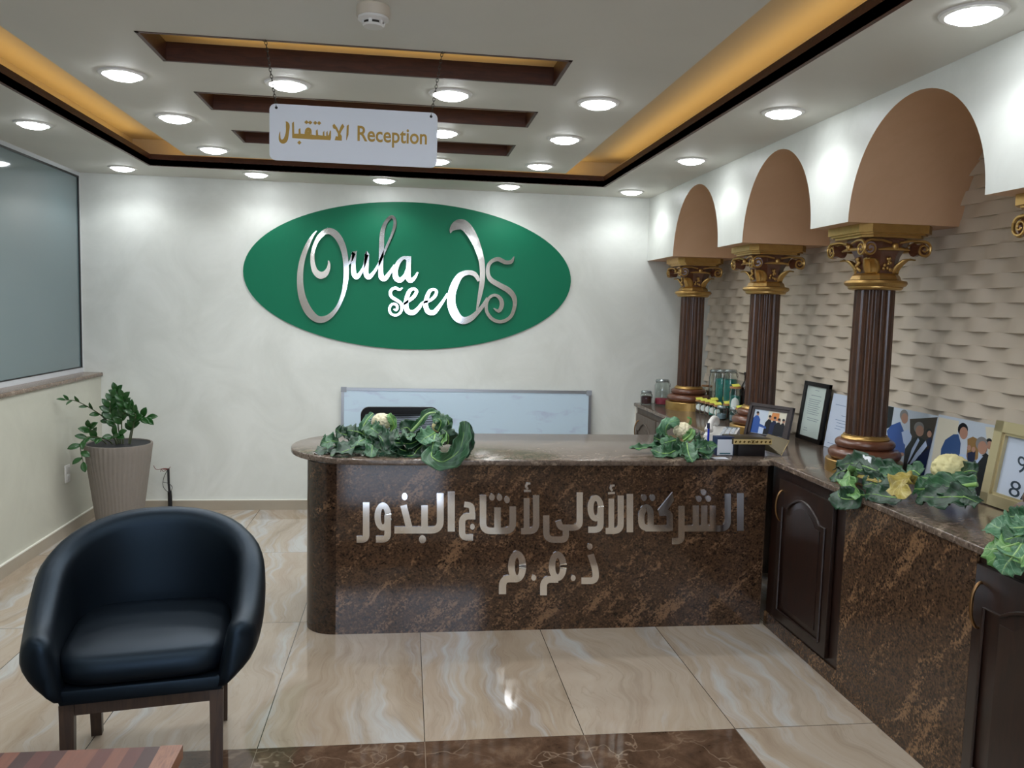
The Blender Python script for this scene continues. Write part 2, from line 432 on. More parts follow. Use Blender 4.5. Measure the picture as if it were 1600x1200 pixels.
class Letters:
    """flat cut-out lettering: strokes given on the plane Y = y (x right, z up), given thickness towards the room"""
    def __init__(self, frame, y, depth, axis='Y'):
        self.ox, self.oy, self.s = frame; self.y = y; self.d = depth; self.m = MB(); self.k = 0
    def pt(self, u, v):
        p = at(self.ox + u * self.s, self.oy + v * self.s, 'Y', self.y)
        return (p.x, p.z)
    def slab(self, L, R):
        dd = self.d + 0.00004 * self.k; self.k += 1
        n = len(L); y0, y1 = self.y, self.y - dd
        vs = []
        for (a, b) in zip(L, R):
            vs += [(a[0], y0, a[1]), (b[0], y0, b[1]), (a[0], y1, a[1]), (b[0], y1, b[1])]
        fs = []
        for i in range(n - 1):
            q = 4 * i; w = q + 4
            fs += [(q + 2, q + 3, w + 3, w + 2), (q, w, w + 1, q + 1), (q, q + 2, w + 2, w), (q + 1, w + 1, w + 3, q + 3)]
        fs += [(0, 1, 3, 2), (4 * n - 4, 4 * n - 2, 4 * n - 1, 4 * n - 3)]
        self.m.add(vs, fs)
    def stroke(self, pts, w=None, smooth=True, closed=False):
        P = [(p[0], p[1], (p[2] if len(p) > 2 else w)) for p in pts]
        if closed: P = P + [P[0], P[1]]
        if smooth: P = catmull(P, 7)
        L, R = [], []
        n = len(P)
        for i, (x, y, ww) in enumerate(P):
            a = P[max(i - 1, 0)]; b = P[min(i + 1, n - 1)]
            tx, ty = b[0] - a[0], b[1] - a[1]; l = math.hypot(tx, ty) or 1
            nx, ny = -ty / l, tx / l
            k = 1.0
            if 0 < i < n - 1:
                sx, sy = x - a[0], y - a[1]; sl = math.hypot(sx, sy) or 1
                cosv = abs((sx * -ny * -1 + sy * nx * -1) / sl) if False else abs((sx * tx + sy * ty) / (sl * l))
                k = 1.0 / max(cosv, 0.6)
            L.append(self.pt(x + nx * ww * 0.5 * k, y + ny * ww * 0.5 * k)); R.append(self.pt(x - nx * ww * 0.5 * k, y - ny * ww * 0.5 * k))
        self.slab(L, R); return self
    def corner(self, pts, w, r=45):
        """polyline with rounded corners"""
        out = [pts[0]]
        for i in range(1, len(pts) - 1):
            a, b, c = Vector(pts[i - 1][:2]), Vector(pts[i][:2]), Vector(pts[i + 1][:2])
            rr = min(r, (a - b).length * 0.49, (c - b).length * 0.49)
            p = b + (a - b).normalized() * rr; q = b + (c - b).normalized() * rr
            for k in range(7):
                t = k / 6
                out.append(tuple(p * (1 - t) ** 2 + b * 2 * t * (1 - t) + q * t * t))
        out.append(pts[-1])
        return self.stroke(out, w, smooth=False)
    def dot(self, x, y, rx, ry):
        L, R = [], []
        for k in range(13):
            a = PI * k / 12
            L.append(self.pt(x - rx * math.sin(a), y - ry * math.cos(a))); R.append(self.pt(x + rx * math.sin(a), y - ry * math.cos(a)))
        self.slab(L, R); return self
    def ring(self, x, y, rx, ry, w):
        P = [(x + rx * math.cos(2 * PI * k / 28), y + ry * math.sin(2 * PI * k / 28)) for k in range(29)]
        L, R = [], []
        for k in range(29):
            a = 2 * PI * k / 28
            L.append(self.pt(x + (rx + w / 2) * math.cos(a), y + (ry + w / 2) * math.sin(a))); R.append(self.pt(x + (rx - w / 2) * math.cos(a), y + (ry - w / 2) * math.sin(a)))
        self.slab(L, R); return self
    def poly(self, pts):
        Q = [self.pt(*p) for p in pts]
        dd = self.d + 0.00004 * self.k; self.k += 1
        self.m.prism([(p[0], self.y, p[1]) for p in Q], (0, -dd, 0)); return self

# ------------------------------------------------------------------ the room shell
struct(MB().box((XW - 0.3, YF - 0.2, -0.1), (XT + 0.3, YB + 0.1, 0)).build('floor', M_FLOOR, smooth=0))
struct(MB().box((-6, -14, -0.3), (6, YF - 0.2, -0.15)).build('ground_outside', plain('paving', 'b9b6b0', 0.8), smooth=0))
struct(MB().box((XW - 0.3, YB, 0), (XT + 0.3, YB + 0.15, 3.0)).build('wall_back', M_PEARL, smooth=0))
struct(MB().box((XW - 0.2, YF, 0), (XL, YB, 1.0265)).build('wall_left', M_CREAM, smooth=0))
struct(MB().box((XW - 0.02, YF - 0.12, 1.026), (-1.738, YB, 1.055), bev=0.008).build('window_sill', M_SILL))
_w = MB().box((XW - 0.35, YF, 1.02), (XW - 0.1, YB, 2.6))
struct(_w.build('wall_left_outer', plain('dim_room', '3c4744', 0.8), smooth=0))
# tinted glass partition above the sill
win = struct(thing('window_1', 'tall grey tinted window above the granite sill', 'window', (XW, 1.0, 1.055)))
del win['category']
_g = NT('tinted_glass')
_g.inp('Base Color', lin('5f7377')); _g.inp('Roughness', 0.06); _g.inp('IOR', 2.0); _g.inp('Specular IOR Level', 0.75)
MB().box((XW - 0.012, -1.6, 1.09), (XW - 0.006, YB - 0.03, 2.485)).build('pane', _g.m, win, 0, True)
_m = MB().box((XW - 0.05, -1.7, 1.055), (XW, YB, 1.093)).box((XW - 0.05, -1.7, 2.488), (XW, YB, ZC)).box((XW - 0.05, YB - 0.022, 1.09), (XW, YB, 2.49)).box((XW - 0.05, -1.7, 1.09), (XW, -1.6, 2.49))
_m.build('window_frame', plain('white_aluminium', 'c9ccd0', 0.4), win, 0, True)
_m = MB().box((XW - 0.014, -1.6, 1.09), (XW + 0.002, YB - 0.022, 1.097)).box((XW - 0.014, -1.6, 2.478), (XW + 0.002, YB - 0.022, 2.49)).box((XW - 0.014, YB - 0.036, 1.09), (XW + 0.002, YB - 0.022, 2.49))
_m.build('gasket', M_BLACK, win, 0, True)
struct(MB().box((XW - 0.1, YF, 1.02), (XW, -1.7, 2.6)).build('wall_left_front', M_CREAM, smooth=0))

# front wall behind the viewer: unseen door, its low and upper openings shaped for reflections and daylight fill
DX0, DX1, FX0, FX1 = -0.12, 0.91, -0.45, 1.35
_m = MB()
for x0, x1, z0, z1 in ((XW - 0.2, FX0, 0, 2.7), (FX1, XT + 0.2, 0, 2.7), (FX0, FX1, 2.25, 2.7), (FX0, DX0, 0, 1.35), (DX1, FX1, 0, 1.35)):
    _m.box((x0, YF - 0.2, z0), (x1, YF, z1))
struct(_m.build('wall_front', plain('front_wall_white', 'dedcd6', 0.6), smooth=0))
_m = MB().box((DX0, YF - 0.12, 0.46), (DX1, YF - 0.08, 1.35)).box((FX0, YF - 0.12, 1.35), (FX1, YF - 0.07, 1.40)).box((FX0, YF - 0.12, 2.2), (FX1, YF - 0.07, 2.25)).box((DX0, YF - 0.12, 0.0), (DX1, YF - 0.08, 0.03)).box((0.40, YF - 0.12, 1.35), (0.44, YF - 0.07, 2.25))
struct(_m.build('unseen_door_1', plain('door_white', 'b9b6ae', 0.5), smooth=0))

# ceiling: dropped border, amber recess, slotted middle panel
CL, CR, CB, CF = -1.238, 1.926, 3.05, -2.9
_m = MB()
for x0, x1, y0, y1 in ((XW - 0.3, CL, YF, YB), (CR, XT + 0.3, YF, YB), (CL, CR, CB, YB), (CL, CR, YF, CF)):
    _m.box((x0, y0, ZC), (x1, y1, ZC + 0.04))
struct(_m.build('ceiling', M_CEIL, smooth=0))
_m = MB().box((CL - 0.165, CF - 0.1, ZU), (CR + 0.165, CB + 0.165, ZU + 0.05))
_m.box((CL - 0.205, CF - 0.1, ZC + 0.03), (CL - 0.165, CB + 0.165, ZU + 0.05)).box((CR + 0.165, CF - 0.1, ZC + 0.03), (CR + 0.205, CB + 0.165, ZU + 0.05))
_m.box((CL - 0.205, CB + 0.165, ZC + 0.03), (CR + 0.205, CB + 0.205, ZU + 0.05)).box((CL - 0.205, CF - 0.14, ZC + 0.03), (CR + 0.205, CF - 0.1, ZU + 0.05))
struct(_m.build('ceiling_recess', M_COVE, smooth=0))
T = 0.016
_m = MB().box((CL - T, CF, ZC - 0.002), (CL, CB + T, 2.593)).box((CR, CF, ZC - 0.002), (CR + T, CB + T, 2.593)).box((CL, CB, ZC - 0.002), (CR, CB + T, 2.593)).box((CL, CF - T, ZC - 0.002), (CR, CF, 2.593))
struct(_m.build('trim_1', M_DARKWOOD, smooth=0))
ZP = 2.53
PX0, PX1, PY0, PY1 = -0.901, 1.565, -2.5, 2.648
SLOTS = [(0.19, 0.54), (0.997, 1.33), (1.79, 2.13)]
SX0, SX1 = -0.447, 1.11
_m = MB()
ys = [PY0] + [v for s in SLOTS for v in s] + [PY1]
for i in range(0, len(ys), 2):
    _m.box((PX0, ys[i], ZP), (PX1, ys[i + 1], ZP + 0.04))
for y0, y1 in SLOTS:
    _m.box((PX0, y0, ZP), (SX0, y1, ZP + 0.04)).box((SX1, y0, ZP), (PX1, y1, ZP + 0.04))
struct(_m.build('ceiling_panel', M_CEIL, smooth=0))
for i, (y0, y1) in enumerate(SLOTS):
    z0, z1 = ZP - 0.002, 2.600
    _m = MB().box((SX0, y0, z0), (SX0 + 0.014, y1, z1)).box((SX1 - 0.014, y0, z0), (SX1, y1, z1)).box((SX0, y1 - 0.014, z0), (SX1, y1, z1)).box((SX0, y0, z0), (SX1, y0 + 0.014, z1))
    struct(_m.build('trim_%d' % (i + 2), M_DARKWOOD, smooth=0))

# right-hand wall of wavy tiles
ROW, PER, AMP = 0.0617, 0.246, 0.024
P = MB()
ny = int((YB + 0.02 - (-2.6)) / PER * 12)
k0 = int(math.floor((0.84 - 1.682) / ROW)); k1 = int(math.ceil((2.5 - 1.682) / ROW))
rows = []
for k in range(k0, k1):
    z = 1.682 + k * ROW; yc = 0.853 + (PER / 2 if k % 2 else 0)
    lo, hi = [], []
    for j in range(ny + 1):
        y = -2.6 + (YB + 0.02 + 2.6) * j / ny
        w = (0.5 + 0.5 * math.cos(2 * PI * (y - yc) / PER)) ** 0.85
        x = XT + 0.036 - AMP * w
        lo.append((x, y, z)); hi.append((min(x + 0.012, XT + 0.038), y, z + ROW))
    rows.append(lo); rows.append(hi)
P.grid(rows)
struct(P.build('wall_right', M_TILE, smooth=30))
struct(MB().box((XT + 0.042, YF, 0), (XT + 0.2, YB, 3.0)).build('wall_right_backing', M_TAN, smooth=0))
# arcade over the columns
OPEN = [(2.04, 2.903), (0.857, 1.662), (-0.34, 0.518), (-1.52, -0.68)]
APEX = 2.470
def zb(y):
    for a, b in OPEN:
        if a <= y <= b:
            u = (y - (a + b) / 2) / ((b - a) / 2)
            return ZS + (APEX - ZS) * math.sqrt(max(0.0, 1 - u * u))
    return ZS
ysam = [YB]
for a, b in OPEN:
    ysam += [b + 1e-4] + [(a + b) / 2 + (b - a) / 2 * math.cos(PI * k / 40) for k in range(41)] + [a - 1e-4]
ysam += [YF]
ysam = sorted(set(ysam))
_m = MB(); X2 = XT + 0.04
for i in range(len(ysam) - 1):
    y0, y1 = ysam[i], ysam[i + 1]
    za, zc = zb(y0), zb(y1)
    _m.add([(XS, y0, za), (XS, y1, zc), (XS, y1, ZC), (XS, y0, ZC)], [(0, 1, 2, 3)], 0)
    _m.add([(XS, y0, za), (XS, y1, zc), (X2, y1, zc), (X2, y0, za)], [(0, 1, 2, 3)], 1)
struct(_m.build('wall_right_arcade', [M_PEARL, M_TAN], smooth=40))

# skirting
_m = MB().box((XL, YB - 0.012, 0), (0.6, YB, 0.074)); struct(_m.build('baseboard_back', M_MARBLE_BB, smooth=0))
_m = MB().box((XL, YB - 0.014, 0.074), (0.6, YB, 0.081)); struct(_m.build('trim_5', M_WHITE_EDGE, smooth=0))
_m = MB().box((XL, YF, 0), (XL + 0.012, YB, 0.074)); struct(_m.build('baseboard_left', M_MARBLE_BB, smooth=0))
_m = MB().box((XL, YF, 0.074), (XL + 0.014, YB, 0.081)); struct(_m.build('trim_6', M_WHITE_EDGE, smooth=0))

# ------------------------------------------------------------------ downlights
def downlight(x, y, z, label, group):
    t = thing('downlight', label, 'ceiling light', (x, y, z), group=group)
    MB().lathe([(0.075, -0.002), (0.077, -0.009), (0.092, -0.006), (0.096, 0.0), (0.075, 0.0)], 32).build('trim_ring', M_WHITEP, t)
    MB().lathe([(0.0, -0.028), (0.03, -0.026), (0.055, -0.020), (0.072, -0.009), (0.076, -0.002)], 32).build('diffuser', M_LAMP, t)
    d = bpy.data.lights.new('downlight_lamp', 'SPOT')
    d.energy = SPOT_W * (0.62 if abs(z - ZC) < 1e-6 else 1.15); d.color = (0.93, 0.97, 1.0); d.spot_size = math.radians(152); d.spot_blend = 0.55; d.shadow_soft_size = 0.05
    o = bpy.data.objects.new('downlight_lamp', d); COL.objects.link(o)
    o.parent = t; o.location = (0, 0, -0.045)
    return t
ORD = ['leftmost', 'second from left', 'third from left', 'rightmost']
for r, (y, nm) in enumerate(((0.769, 'between the nearest and middle ceiling slots'), (1.552, 'between the middle and far ceiling slots'), (2.39, 'behind the far ceiling slot'), (-1.3, 'added unseen over the viewer'))):  # row over the viewer is unseen, added to light the front
    for c, x in enumerate((-0.674, -0.006, 0.686, 1.345)):
        downlight(x, y, ZP, 'round ceiling downlight, %s of the row %s' % (ORD[c], nm), 'downlights of the slotted ceiling panel')
for y, nm in ((1.842, 'over the window, nearest in view'), (0.55, 'over the window, next toward the viewer'), (-0.8, 'over the window, beside the viewer')):
    downlight(-1.475, y, ZC, 'round downlight in the left ceiling border ' + nm, 'downlights of the ceiling border')
for y, nm in ((1.888, 'above the farthest arch'), (0.686, 'above the pillar between middle and near arches'), (-0.561, 'above the near arch at the frame edge'), (-1.8, 'behind the viewer')):
    downlight(2.178, y, ZC, 'round downlight in the right ceiling border ' + nm, 'downlights of the ceiling border')
for x, nm in ((-1.472, 'in the left corner above the plant'), (-0.565, 'second from the left'), (0.333, 'in the middle above the green oval'), (1.251, 'fourth, above the right end of the oval'), (2.183, 'in the right corner by the arcade')):
    downlight(x, 3.215, ZC, 'round downlight along the back wall, ' + nm, 'downlights of the ceiling border')

for x, nm in ((-0.9, 'left'), (0.4, 'middle'), (1.6, 'right')):  # unseen lamps added to brighten the front wall the mirror letters reflect
    downlight(x, -3.2, ZC, 'added unseen downlight behind the viewer lighting the front wall, ' + nm, 'downlights of the ceiling border')

# smoke detector
t = thing('smoke_detector', 'round white smoke detector on the ceiling panel', 'smoke detector', (0.392, -0.21, ZP))
MB().lathe([(0.0, 0.0), (0.052, 0.0), (0.052, -0.030), (0.050, -0.033), (0.0, -0.033)], 40).build('base', plain('detector_cream', 'c4b9a8', 0.5), t)
MB().lathe([(0.0, -0.033), (0.048, -0.033), (0.048, -0.040), (0.034, -0.046), (0.034, -0.047), (0.0, -0.047)], 40).build('housing', M_WHITEP, t)
MB().lathe([(0.0, -0.047), (0.031, -0.047), (0.031, -0.055), (0.0, -0.055)], 40).build('chamber_vents', plain('vent_dark', '2c2824', 0.6), t)
_m = MB()
for k in range(6):
    a = k * PI / 3 + 0.3
    _m.obox((0.033 * math.cos(a), 0.033 * math.sin(a), -0.051), (0.003 * math.cos(a), 0.003 * math.sin(a), 0), (-0.005 * math.sin(a), 0.005 * math.cos(a), 0), (0, 0, 0.006))
_m.lathe([(0.0, -0.055), (0.034, -0.055), (0.030, -0.061), (0.0, -0.064)], 40)
_m.build('cap', M_WHITEP, t)

# ------------------------------------------------------------------ reception sign on chains
SY = 0.19
sgn = thing('hanging_sign', 'white hanging sign with gold Reception lettering on two chains', 'sign', (0.312, SY, 2.21))
x0, x1, z0, z1, rr = 0.012, 0.612, 2.112, 2.310, 0.022
pts = []
for cx0, cz0, a0 in ((x1 - rr, z1 - rr, 0), (x0 + rr, z1 - rr, 90), (x0 + rr, z0 + rr, 180), (x1 - rr, z0 + rr, 270)):
    for k in range(7):
        a = math.radians(a0 + 15 * k); pts.append((cx0 + rr * math.cos(a), SY - 0.003, cz0 + rr * math.sin(a)))
MB().prism(pts, (0, 0.006, 0)).build('board', M_SIGNW, sgn, 0, True)
L = Letters((420, 160, 0.16875), SY - 0.003, 0.0008)
L.stroke([(158, 176, 4), (175, 208, 34), (172, 280, 30), (155, 345, 40), (128, 362, 40), (104, 345, 22), (100, 300, 12), (105, 270, 3)])
L.poly([(215, 192), (233, 178), (236, 290), (300, 290), (330, 292), (400, 300), (430, 305), (460, 303), (500, 308), (545, 312), (556, 300), (566, 262), (576, 262), (576, 330), (570, 350), (500, 346), (440, 343), (420, 343), (400, 343), (330, 338), (262, 334), (217, 330)])
L.poly([(276, 250), (292, 237), (296, 300), (276, 300)])
L.ring(366, 268, 16, 20, 30); L.poly([(332, 270), (350, 296), (392, 296), (396, 268), (402, 320), (332, 320)])
L.poly([(436, 262), (452, 248), (458, 310), (436, 310)])
L.poly([(500, 278), (514, 262), (516, 315), (500, 315)]); L.poly([(532, 278), (544, 264), (548, 318), (532, 318)])
for dx, dy in ((349, 184), (383, 187), (430, 190), (466, 192), (283, 373)):
    L.poly([(dx, dy - 19), (dx + 20, dy), (dx, dy + 19), (dx - 20, dy)])
L.poly([(590, 214), (606, 198), (632, 232), (655, 280), (676, 312), (676, 355), (610, 350), (622, 312), (640, 318), (640, 290), (618, 250), (597, 240)])
L.poly([(668, 218), (684, 198), (700, 224), (672, 270), (660, 300), (645, 280)])
L.poly([(722, 218), (741, 205), (738, 300), (720, 352), (717, 350)])
L.m.build('arabic_lettering', M_GOLDINK, sgn, 0, True)
def text_mesh(body, name, mat, parent, corner_lo, corner_hi, y, depth, bold=0.02):
    """Latin text filling the box corner_lo..corner_hi (x,z) on plane Y=y"""
    cu = bpy.data.curves.new(name, 'FONT'); cu.body = body; cu.size = 1.0; cu.offset = bold; cu.extrude = 0.02; cu.resolution_u = 4
    tmp = bpy.data.objects.new(name, cu); COL.objects.link(tmp)
    dg = bpy.context.evaluated_depsgraph_get(); me = bpy.data.meshes.new_from_object(tmp.evaluated_get(dg))
    bpy.data.objects.remove(tmp)
    xs = [v.co.x for v in me.vertices]; zs = [v.co.y for v in me.vertices]
    a, b, c, d = min(xs), max(xs), min(zs), max(zs)
    off = Vector((0, 0, 0)); p = parent
    while p is not None: off += p.location; p = p.parent
    for v in me.vertices:
        u = (v.co.x - a) / (b - a); w = (v.co.y - c) / (d - c)
        dz = 1 if v.co.z > 0 else 0
        v.co = Vector((corner_lo[0] + u * (corner_hi[0] - corner_lo[0]), y - depth * dz, corner_lo[1] + w * (corner_hi[1] - corner_lo[1]))) - off
    me.materials.clear(); me.materials.append(mat)
    o = bpy.data.objects.new(name, me); COL.objects.link(o); o.parent = parent
    return o
_a = at(420 + 820 * 0.16875, 160 + 412 * 0.16875, 'Y', SY - 0.003); _b = at(420 + 1466 * 0.16875, 160 + 228 * 0.16875, 'Y', SY - 0.003)
_pd = at(420 + 1160 * 0.16875, 160 + 420 * 0.16875, 'Y', SY - 0.003)
_t = at(420 + 835 * 0.16875, 160 + 216 * 0.16875, 'Y', SY - 0.003)
text_mesh('Reception', 'latin_lettering', M_GOLDINK, sgn, (_a.x, _pd.z), (_b.x, _t.z), SY - 0.003, 0.0008, 0.016)
for xs, xt in ((0.036, -0.006), (0.588, 0.628)):
    zt, zs = 2.55, 2.299
    _m = MB()
    a, b = Vector((xt, SY + 0.001, zt)), Vector((xs, SY + 0.001, zs))
    n = 22
    for k in range(n):
        p = a.lerp(b, (k + 0.75) / n); d = (b - a).normalized(); half = (b - a).length / n * 0.66
        sd = Vector((0, 1, 0)) if k % 2 else d.cross(Vector((0, 1, 0)))
        q = [p + d * (half * math.cos(2 * PI * j / 10)) + sd * (0.0045 * math.sin(2 * PI * j / 10)) for j in range(11)]
        _m.tube(q, 0.0013, 5)
    _m.build('chain', M_IRON, sgn, 50, True)
    hk = [(xt, SY + 0.001, zt), (xt, SY + 0.001, zt - 0.006)] + [(xt + 0.009 * math.sin(2 * PI * j / 14), SY + 0.001, zt - 0.017 + 0.009 * math.cos(2 * PI * j / 14)) for j in range(1, 14)]
    MB().tube(hk, 0.0013, 6).build('ceiling_hook', M_IRON, sgn, 50, True)
    _m = MB(); e = [(xs + 0.005 * math.cos(2 * PI * j / 16), SY - 0.0036, zs - 0.003 + 0.005 * math.sin(2 * PI * j / 16)) for j in range(16)]
    _m.prism(e, (0, 0.0072, 0)); _m.build('eyelet', M_BLACK, sgn, 0, True)

# ------------------------------------------------------------------ green oval sign with mirror letters
ov = thing('wall_sign', 'large green oval wall sign with mirror-steel lettering', 'sign', (0.542, YB, 1.842))
_e = [(0.542 + 1.262 * math.cos(2 * PI * k / 96), YB, 1.84 + 0.567 * math.sin(2 * PI * k / 96)) for k in range(96)]
MB().prism(_e, (0, -0.012, 0)).build('oval_panel', M_GREEN, ov, 30, True)
LY = YB - 0.016
L = Letters((450, 320, 1 / 6), LY, 0.012)
L.stroke([(270, 246, 10), (230, 295, 24), (178, 395, 42), (135, 520, 50), (116, 650, 56), (119, 780, 62), (146, 900, 70), (200, 1005, 76), (270, 1068, 66), (340, 1072, 58), (410, 1030, 44), (472, 950, 34), (520, 830, 38), (543, 700, 46), (546, 590, 50), (536, 480, 52), (508, 375, 60), (460, 292, 64), (400, 250, 62), (345, 258, 50), (290, 310, 40), (252, 385, 34), (232, 465, 36), (234, 550, 42), (256, 622, 54), (300, 660, 66), (345, 650, 58), (376, 608, 38), (386, 560, 24), (380, 522, 10)])
L.m.build('lettering', M_STEEL, ov, 30, True)
L = Letters((450, 320, 1 / 6), LY - 0.0009, 0.012)
L.stroke([(550, 580, 12), (590, 525, 26), (622, 450, 40), (614, 560, 42), (618, 640, 46), (643, 676, 44), (680, 640, 30), (718, 560, 22), (740, 462, 40), (736, 560, 44), (732, 640, 46), (757, 678, 42), (802, 638, 28), (850, 560, 24), (885, 480, 24), (922, 400, 22), (968, 295, 22), (1000, 200, 28), (998, 135, 28), (965, 115, 30), (915, 170, 34), (885, 260, 42), (878, 380, 46), (874, 500, 44), (870, 620, 44), (878, 680, 48), (912, 690, 42), (962, 625, 28), (1000, 565, 24)])
L.stroke([(1130, 515, 34), (1088, 496, 30), (1040, 535, 40), (1006, 615, 48), (1012, 682, 50), (1052, 706, 46), (1098, 660, 32), (1122, 580, 24)])
L.stroke([(1134, 482, 42), (1128, 600, 46), (1126, 680, 50), (1152, 710, 42), (1190, 680, 26), (1216, 632, 14)])
L.m.build('lettering', M_STEEL, ov, 30, True)
L = Letters((590, 330, 230 / 1453), LY - 0.0018, 0.012)
L.stroke([(246, 756, 10), (215, 775, 24), (180, 758, 26), (145, 770, 28), (125, 805, 30), (140, 846, 30), (185, 876, 30), (226, 905, 30), (240, 950, 28), (225, 1000, 24), (180, 1027, 22), (132, 1010, 22), (117, 962, 24), (140, 920, 22), (180, 920, 24), (196, 950, 24), (184, 976, 20), (158, 966, 12)])
L.stroke([(238, 930, 22), (300, 890, 28), (358, 842, 34), (384, 792, 30), (356, 766, 26), (314, 790, 36), (288, 860, 44), (280, 940, 48), (302, 990, 48), (352, 1000, 46), (402, 960, 36), (446, 905, 26), (510, 885, 26), (565, 838, 30), (580, 792, 26), (552, 772, 24), (512, 792, 34), (484, 860, 42), (474, 930, 46), (498, 990, 48), (552, 1000, 46), (600, 950, 36), (650, 880, 26), (690, 815, 22)])
L.stroke([(718, 218, 6), (732, 178, 46), (780, 140, 92), (840, 134, 100), (902, 192, 94), (960, 290, 78), (1002, 400, 64), (1026, 500, 56), (1034, 600, 52), (1030, 700, 50), (1014, 800, 44), (994, 900, 30), (972, 1000, 10)])
L.stroke([(1000, 690, 30), (960, 625, 46), (890, 606, 46), (812, 640, 60), (756, 735, 72), (726, 850, 78), (736, 950, 84), (780, 1040, 84), (842, 1078, 72), (912, 1060, 60), (980, 1002, 44), (1040, 930, 36), (1085, 855, 28)])
L.stroke([(1346, 448, 8), (1318, 498, 36), (1260, 505, 40), (1190, 474, 42), (1130, 492, 36), (1092, 540, 36), (1088, 620, 40), (1120, 680, 48), (1200, 730, 52), (1290, 782, 56), (1344, 850, 48), (1350, 940, 38), (1310, 1042, 34), (1220, 1090, 34), (1132, 1065, 34), (1076, 990, 32), (1076, 905, 30), (1110, 846, 28), (1165, 830, 30), (1214, 870, 40), (1224, 930, 42), (1194, 984, 34), (1142, 958, 8)])
L.m.build('lettering', M_STEEL, ov, 30, True)

# ------------------------------------------------------------------ reception desk
def arc(cx0, cy0, r, a0, a1, n):
    return [(cx0 + r * math.cos(math.radians(a0 + (a1 - a0) * k / n)), cy0 + r * math.sin(math.radians(a0 + (a1 - a0) * k / n))) for k in range(n + 1)]
desk = thing('reception_desk', 'brown granite reception desk with steel Arabic lettering on its front', 'desk', (1.2, 1.4, 0))
MB().box((0.19, YD, 0), (2.36, YD + 0.02, 0.842)).build('front_panel', M_GRAN_X, desk, 0, True)
_o = arc(0.19, YD + 0.155, 0.155, 270, 180, 10) + [(0.035, 1.74), (0.055, 1.74)] + list(reversed(arc(0.19, YD + 0.155, 0.135, 270, 180, 10)))
MB().prism([(x, y, 0) for x, y in _o], (0, 0, 0.842)).build('curved_end', granite('brown_granite_corner', (0.34, 0.1, 0.07), (0, math.radians(-42), 0), '140f0c', '35271e', '4a3627', '7c5e44', seed=7.7, cover=0.62), desk, 40, True)
MB().box((0.20, YD + 0.03, 0.1), (2.36, 1.72, 0.70)).build('pedestal', M_GREYDOOR, desk, 0, True)
A_ = (540, 750, 330 / 1600.0); B_ = (840, 750, 340 / 1600.0)
WL = 50
L = Letters(A_, YD, 0.006)        # al-buthur
L.corner([(156, 168), (156, 448), (84, 448)], WL, 60)
L.ring(283, 275, 40, 83, 48); L.corner([(319, 262), (319, 447), (230, 447)], WL, 60)
L.dot(447, 123, 21, 28); L.corner([(439, 190), (482, 360)], WL); L.corner([(717, 98), (717, 377), (370, 377)], 52, 70)
L.corner([(598, 190), (598, 380)], WL); L.dot(582, 447, 27, 31); L.corner([(800, 88), (800, 388)], 54)
L.m.build('lettering', M_STEEL, desk, 30, True)
L = Letters(A_, YD, 0.006)        # li-intaj
L.corner([(898, 182), (955, 190), (960, 273)], 44, 60); L.corner([(983, 272), (882, 272), (882, 433), (965, 433)], 48, 50)
L.dot(960, 352, 18, 22)
L.corner([(1040, 112), (1040, 383), (1265, 383), (1265, 198)], WL, 60); L.corner([(1150, 205), (1150, 383)], WL)
for x, y in ((1108, 128), (1165, 130), (1222, 148)): L.dot(x, y, 21, 26)
L.corner([(1442, 112), (1442, 385), (1328, 385)], 48, 60); L.corner([(1370, 135), (1370, 385)], 44)
L.stroke([(1398, 24, 16), (1375, 28, 18), (1366, 48, 18), (1380, 66, 16)]); L.corner([(1350, 80), (1402, 80)], 18)
L.m.build('lettering', M_STEEL, desk, 30, True)
L = Letters(B_, YD, 0.006)        # al-ula
L.corner([(62, 258), (62, 436), (206, 436), (206, 368)], 46, 55); L.corner([(150, 298), (166, 348), (308, 348), (308, 88)], 46, 50)
L.ring(425, 205, 38, 75, 44); L.corner([(461, 195), (461, 363), (370, 363)], 46, 60)
L.corner([(609, 112), (609, 372), (498, 372)], 46, 55); L.corner([(540, 135), (540, 372)], 42)
L.stroke([(564, 38, 15), (543, 42, 17), (536, 60, 17), (548, 78, 15)]); L.corner([(516, 96), (566, 92)], 16)
L.corner([(676, 100), (676, 382)], 48)
L.m.build('lettering', M_STEEL, desk, 30, True)
L = Letters(B_, YD, 0.006)        # al-sharika
L.stroke([(828, 352), (828, 240), (812, 206), (790, 202), (768, 232), (760, 285), (768, 332), (800, 352)], 46); L.corner([(790, 352), (970, 352)], 48)
L.dot(780, 128, 20, 25); L.dot(842, 128, 20, 25)
L.poly([(990, 88), (1000, 150), (925, 262), (893, 262), (884, 220)]); L.corner([(912, 235), (968, 240), (970, 372)], 46, 30)
L.corner([(1055, 188), (1055, 447), (985, 447)], 46, 55); L.corner([(1395, 98), (1395, 354), (1055, 354)], 46, 55)
for x in (1160, 1222, 1285): L.corner([(x, 185), (x, 354)], 46)
for x, y in ((1183, 137), (1252, 135), (1217, 88)): L.dot(x, y, 20, 23)
L.corner([(1487, 95), (1487, 372)], 50)
L.m.build('lettering', M_STEEL, desk, 30, True)
L = Letters(B_, YD, 0.006)        # dh . m . m
L.dot(382, 487, 20, 23); L.corner([(388, 545), (425, 660), (425, 738), (320, 738)], 48, 40); L.dot(260, 718, 18, 22)
L.ring(146, 632, 42, 84, 48); L.corner([(150, 728), (42, 728), (42, 845)], 50, 55)
L.dot(-30, 716, 18, 22)
L.m.build('lettering', M_STEEL, desk, 30, True)
L = Letters(A_, YD, 0.006)
L.ring(1298, 652, 43, 92, 52); L.corner([(1300, 745), (1188, 745), (1188, 862)], 55, 60)
L.m.build('lettering', M_STEEL, desk, 30, True)

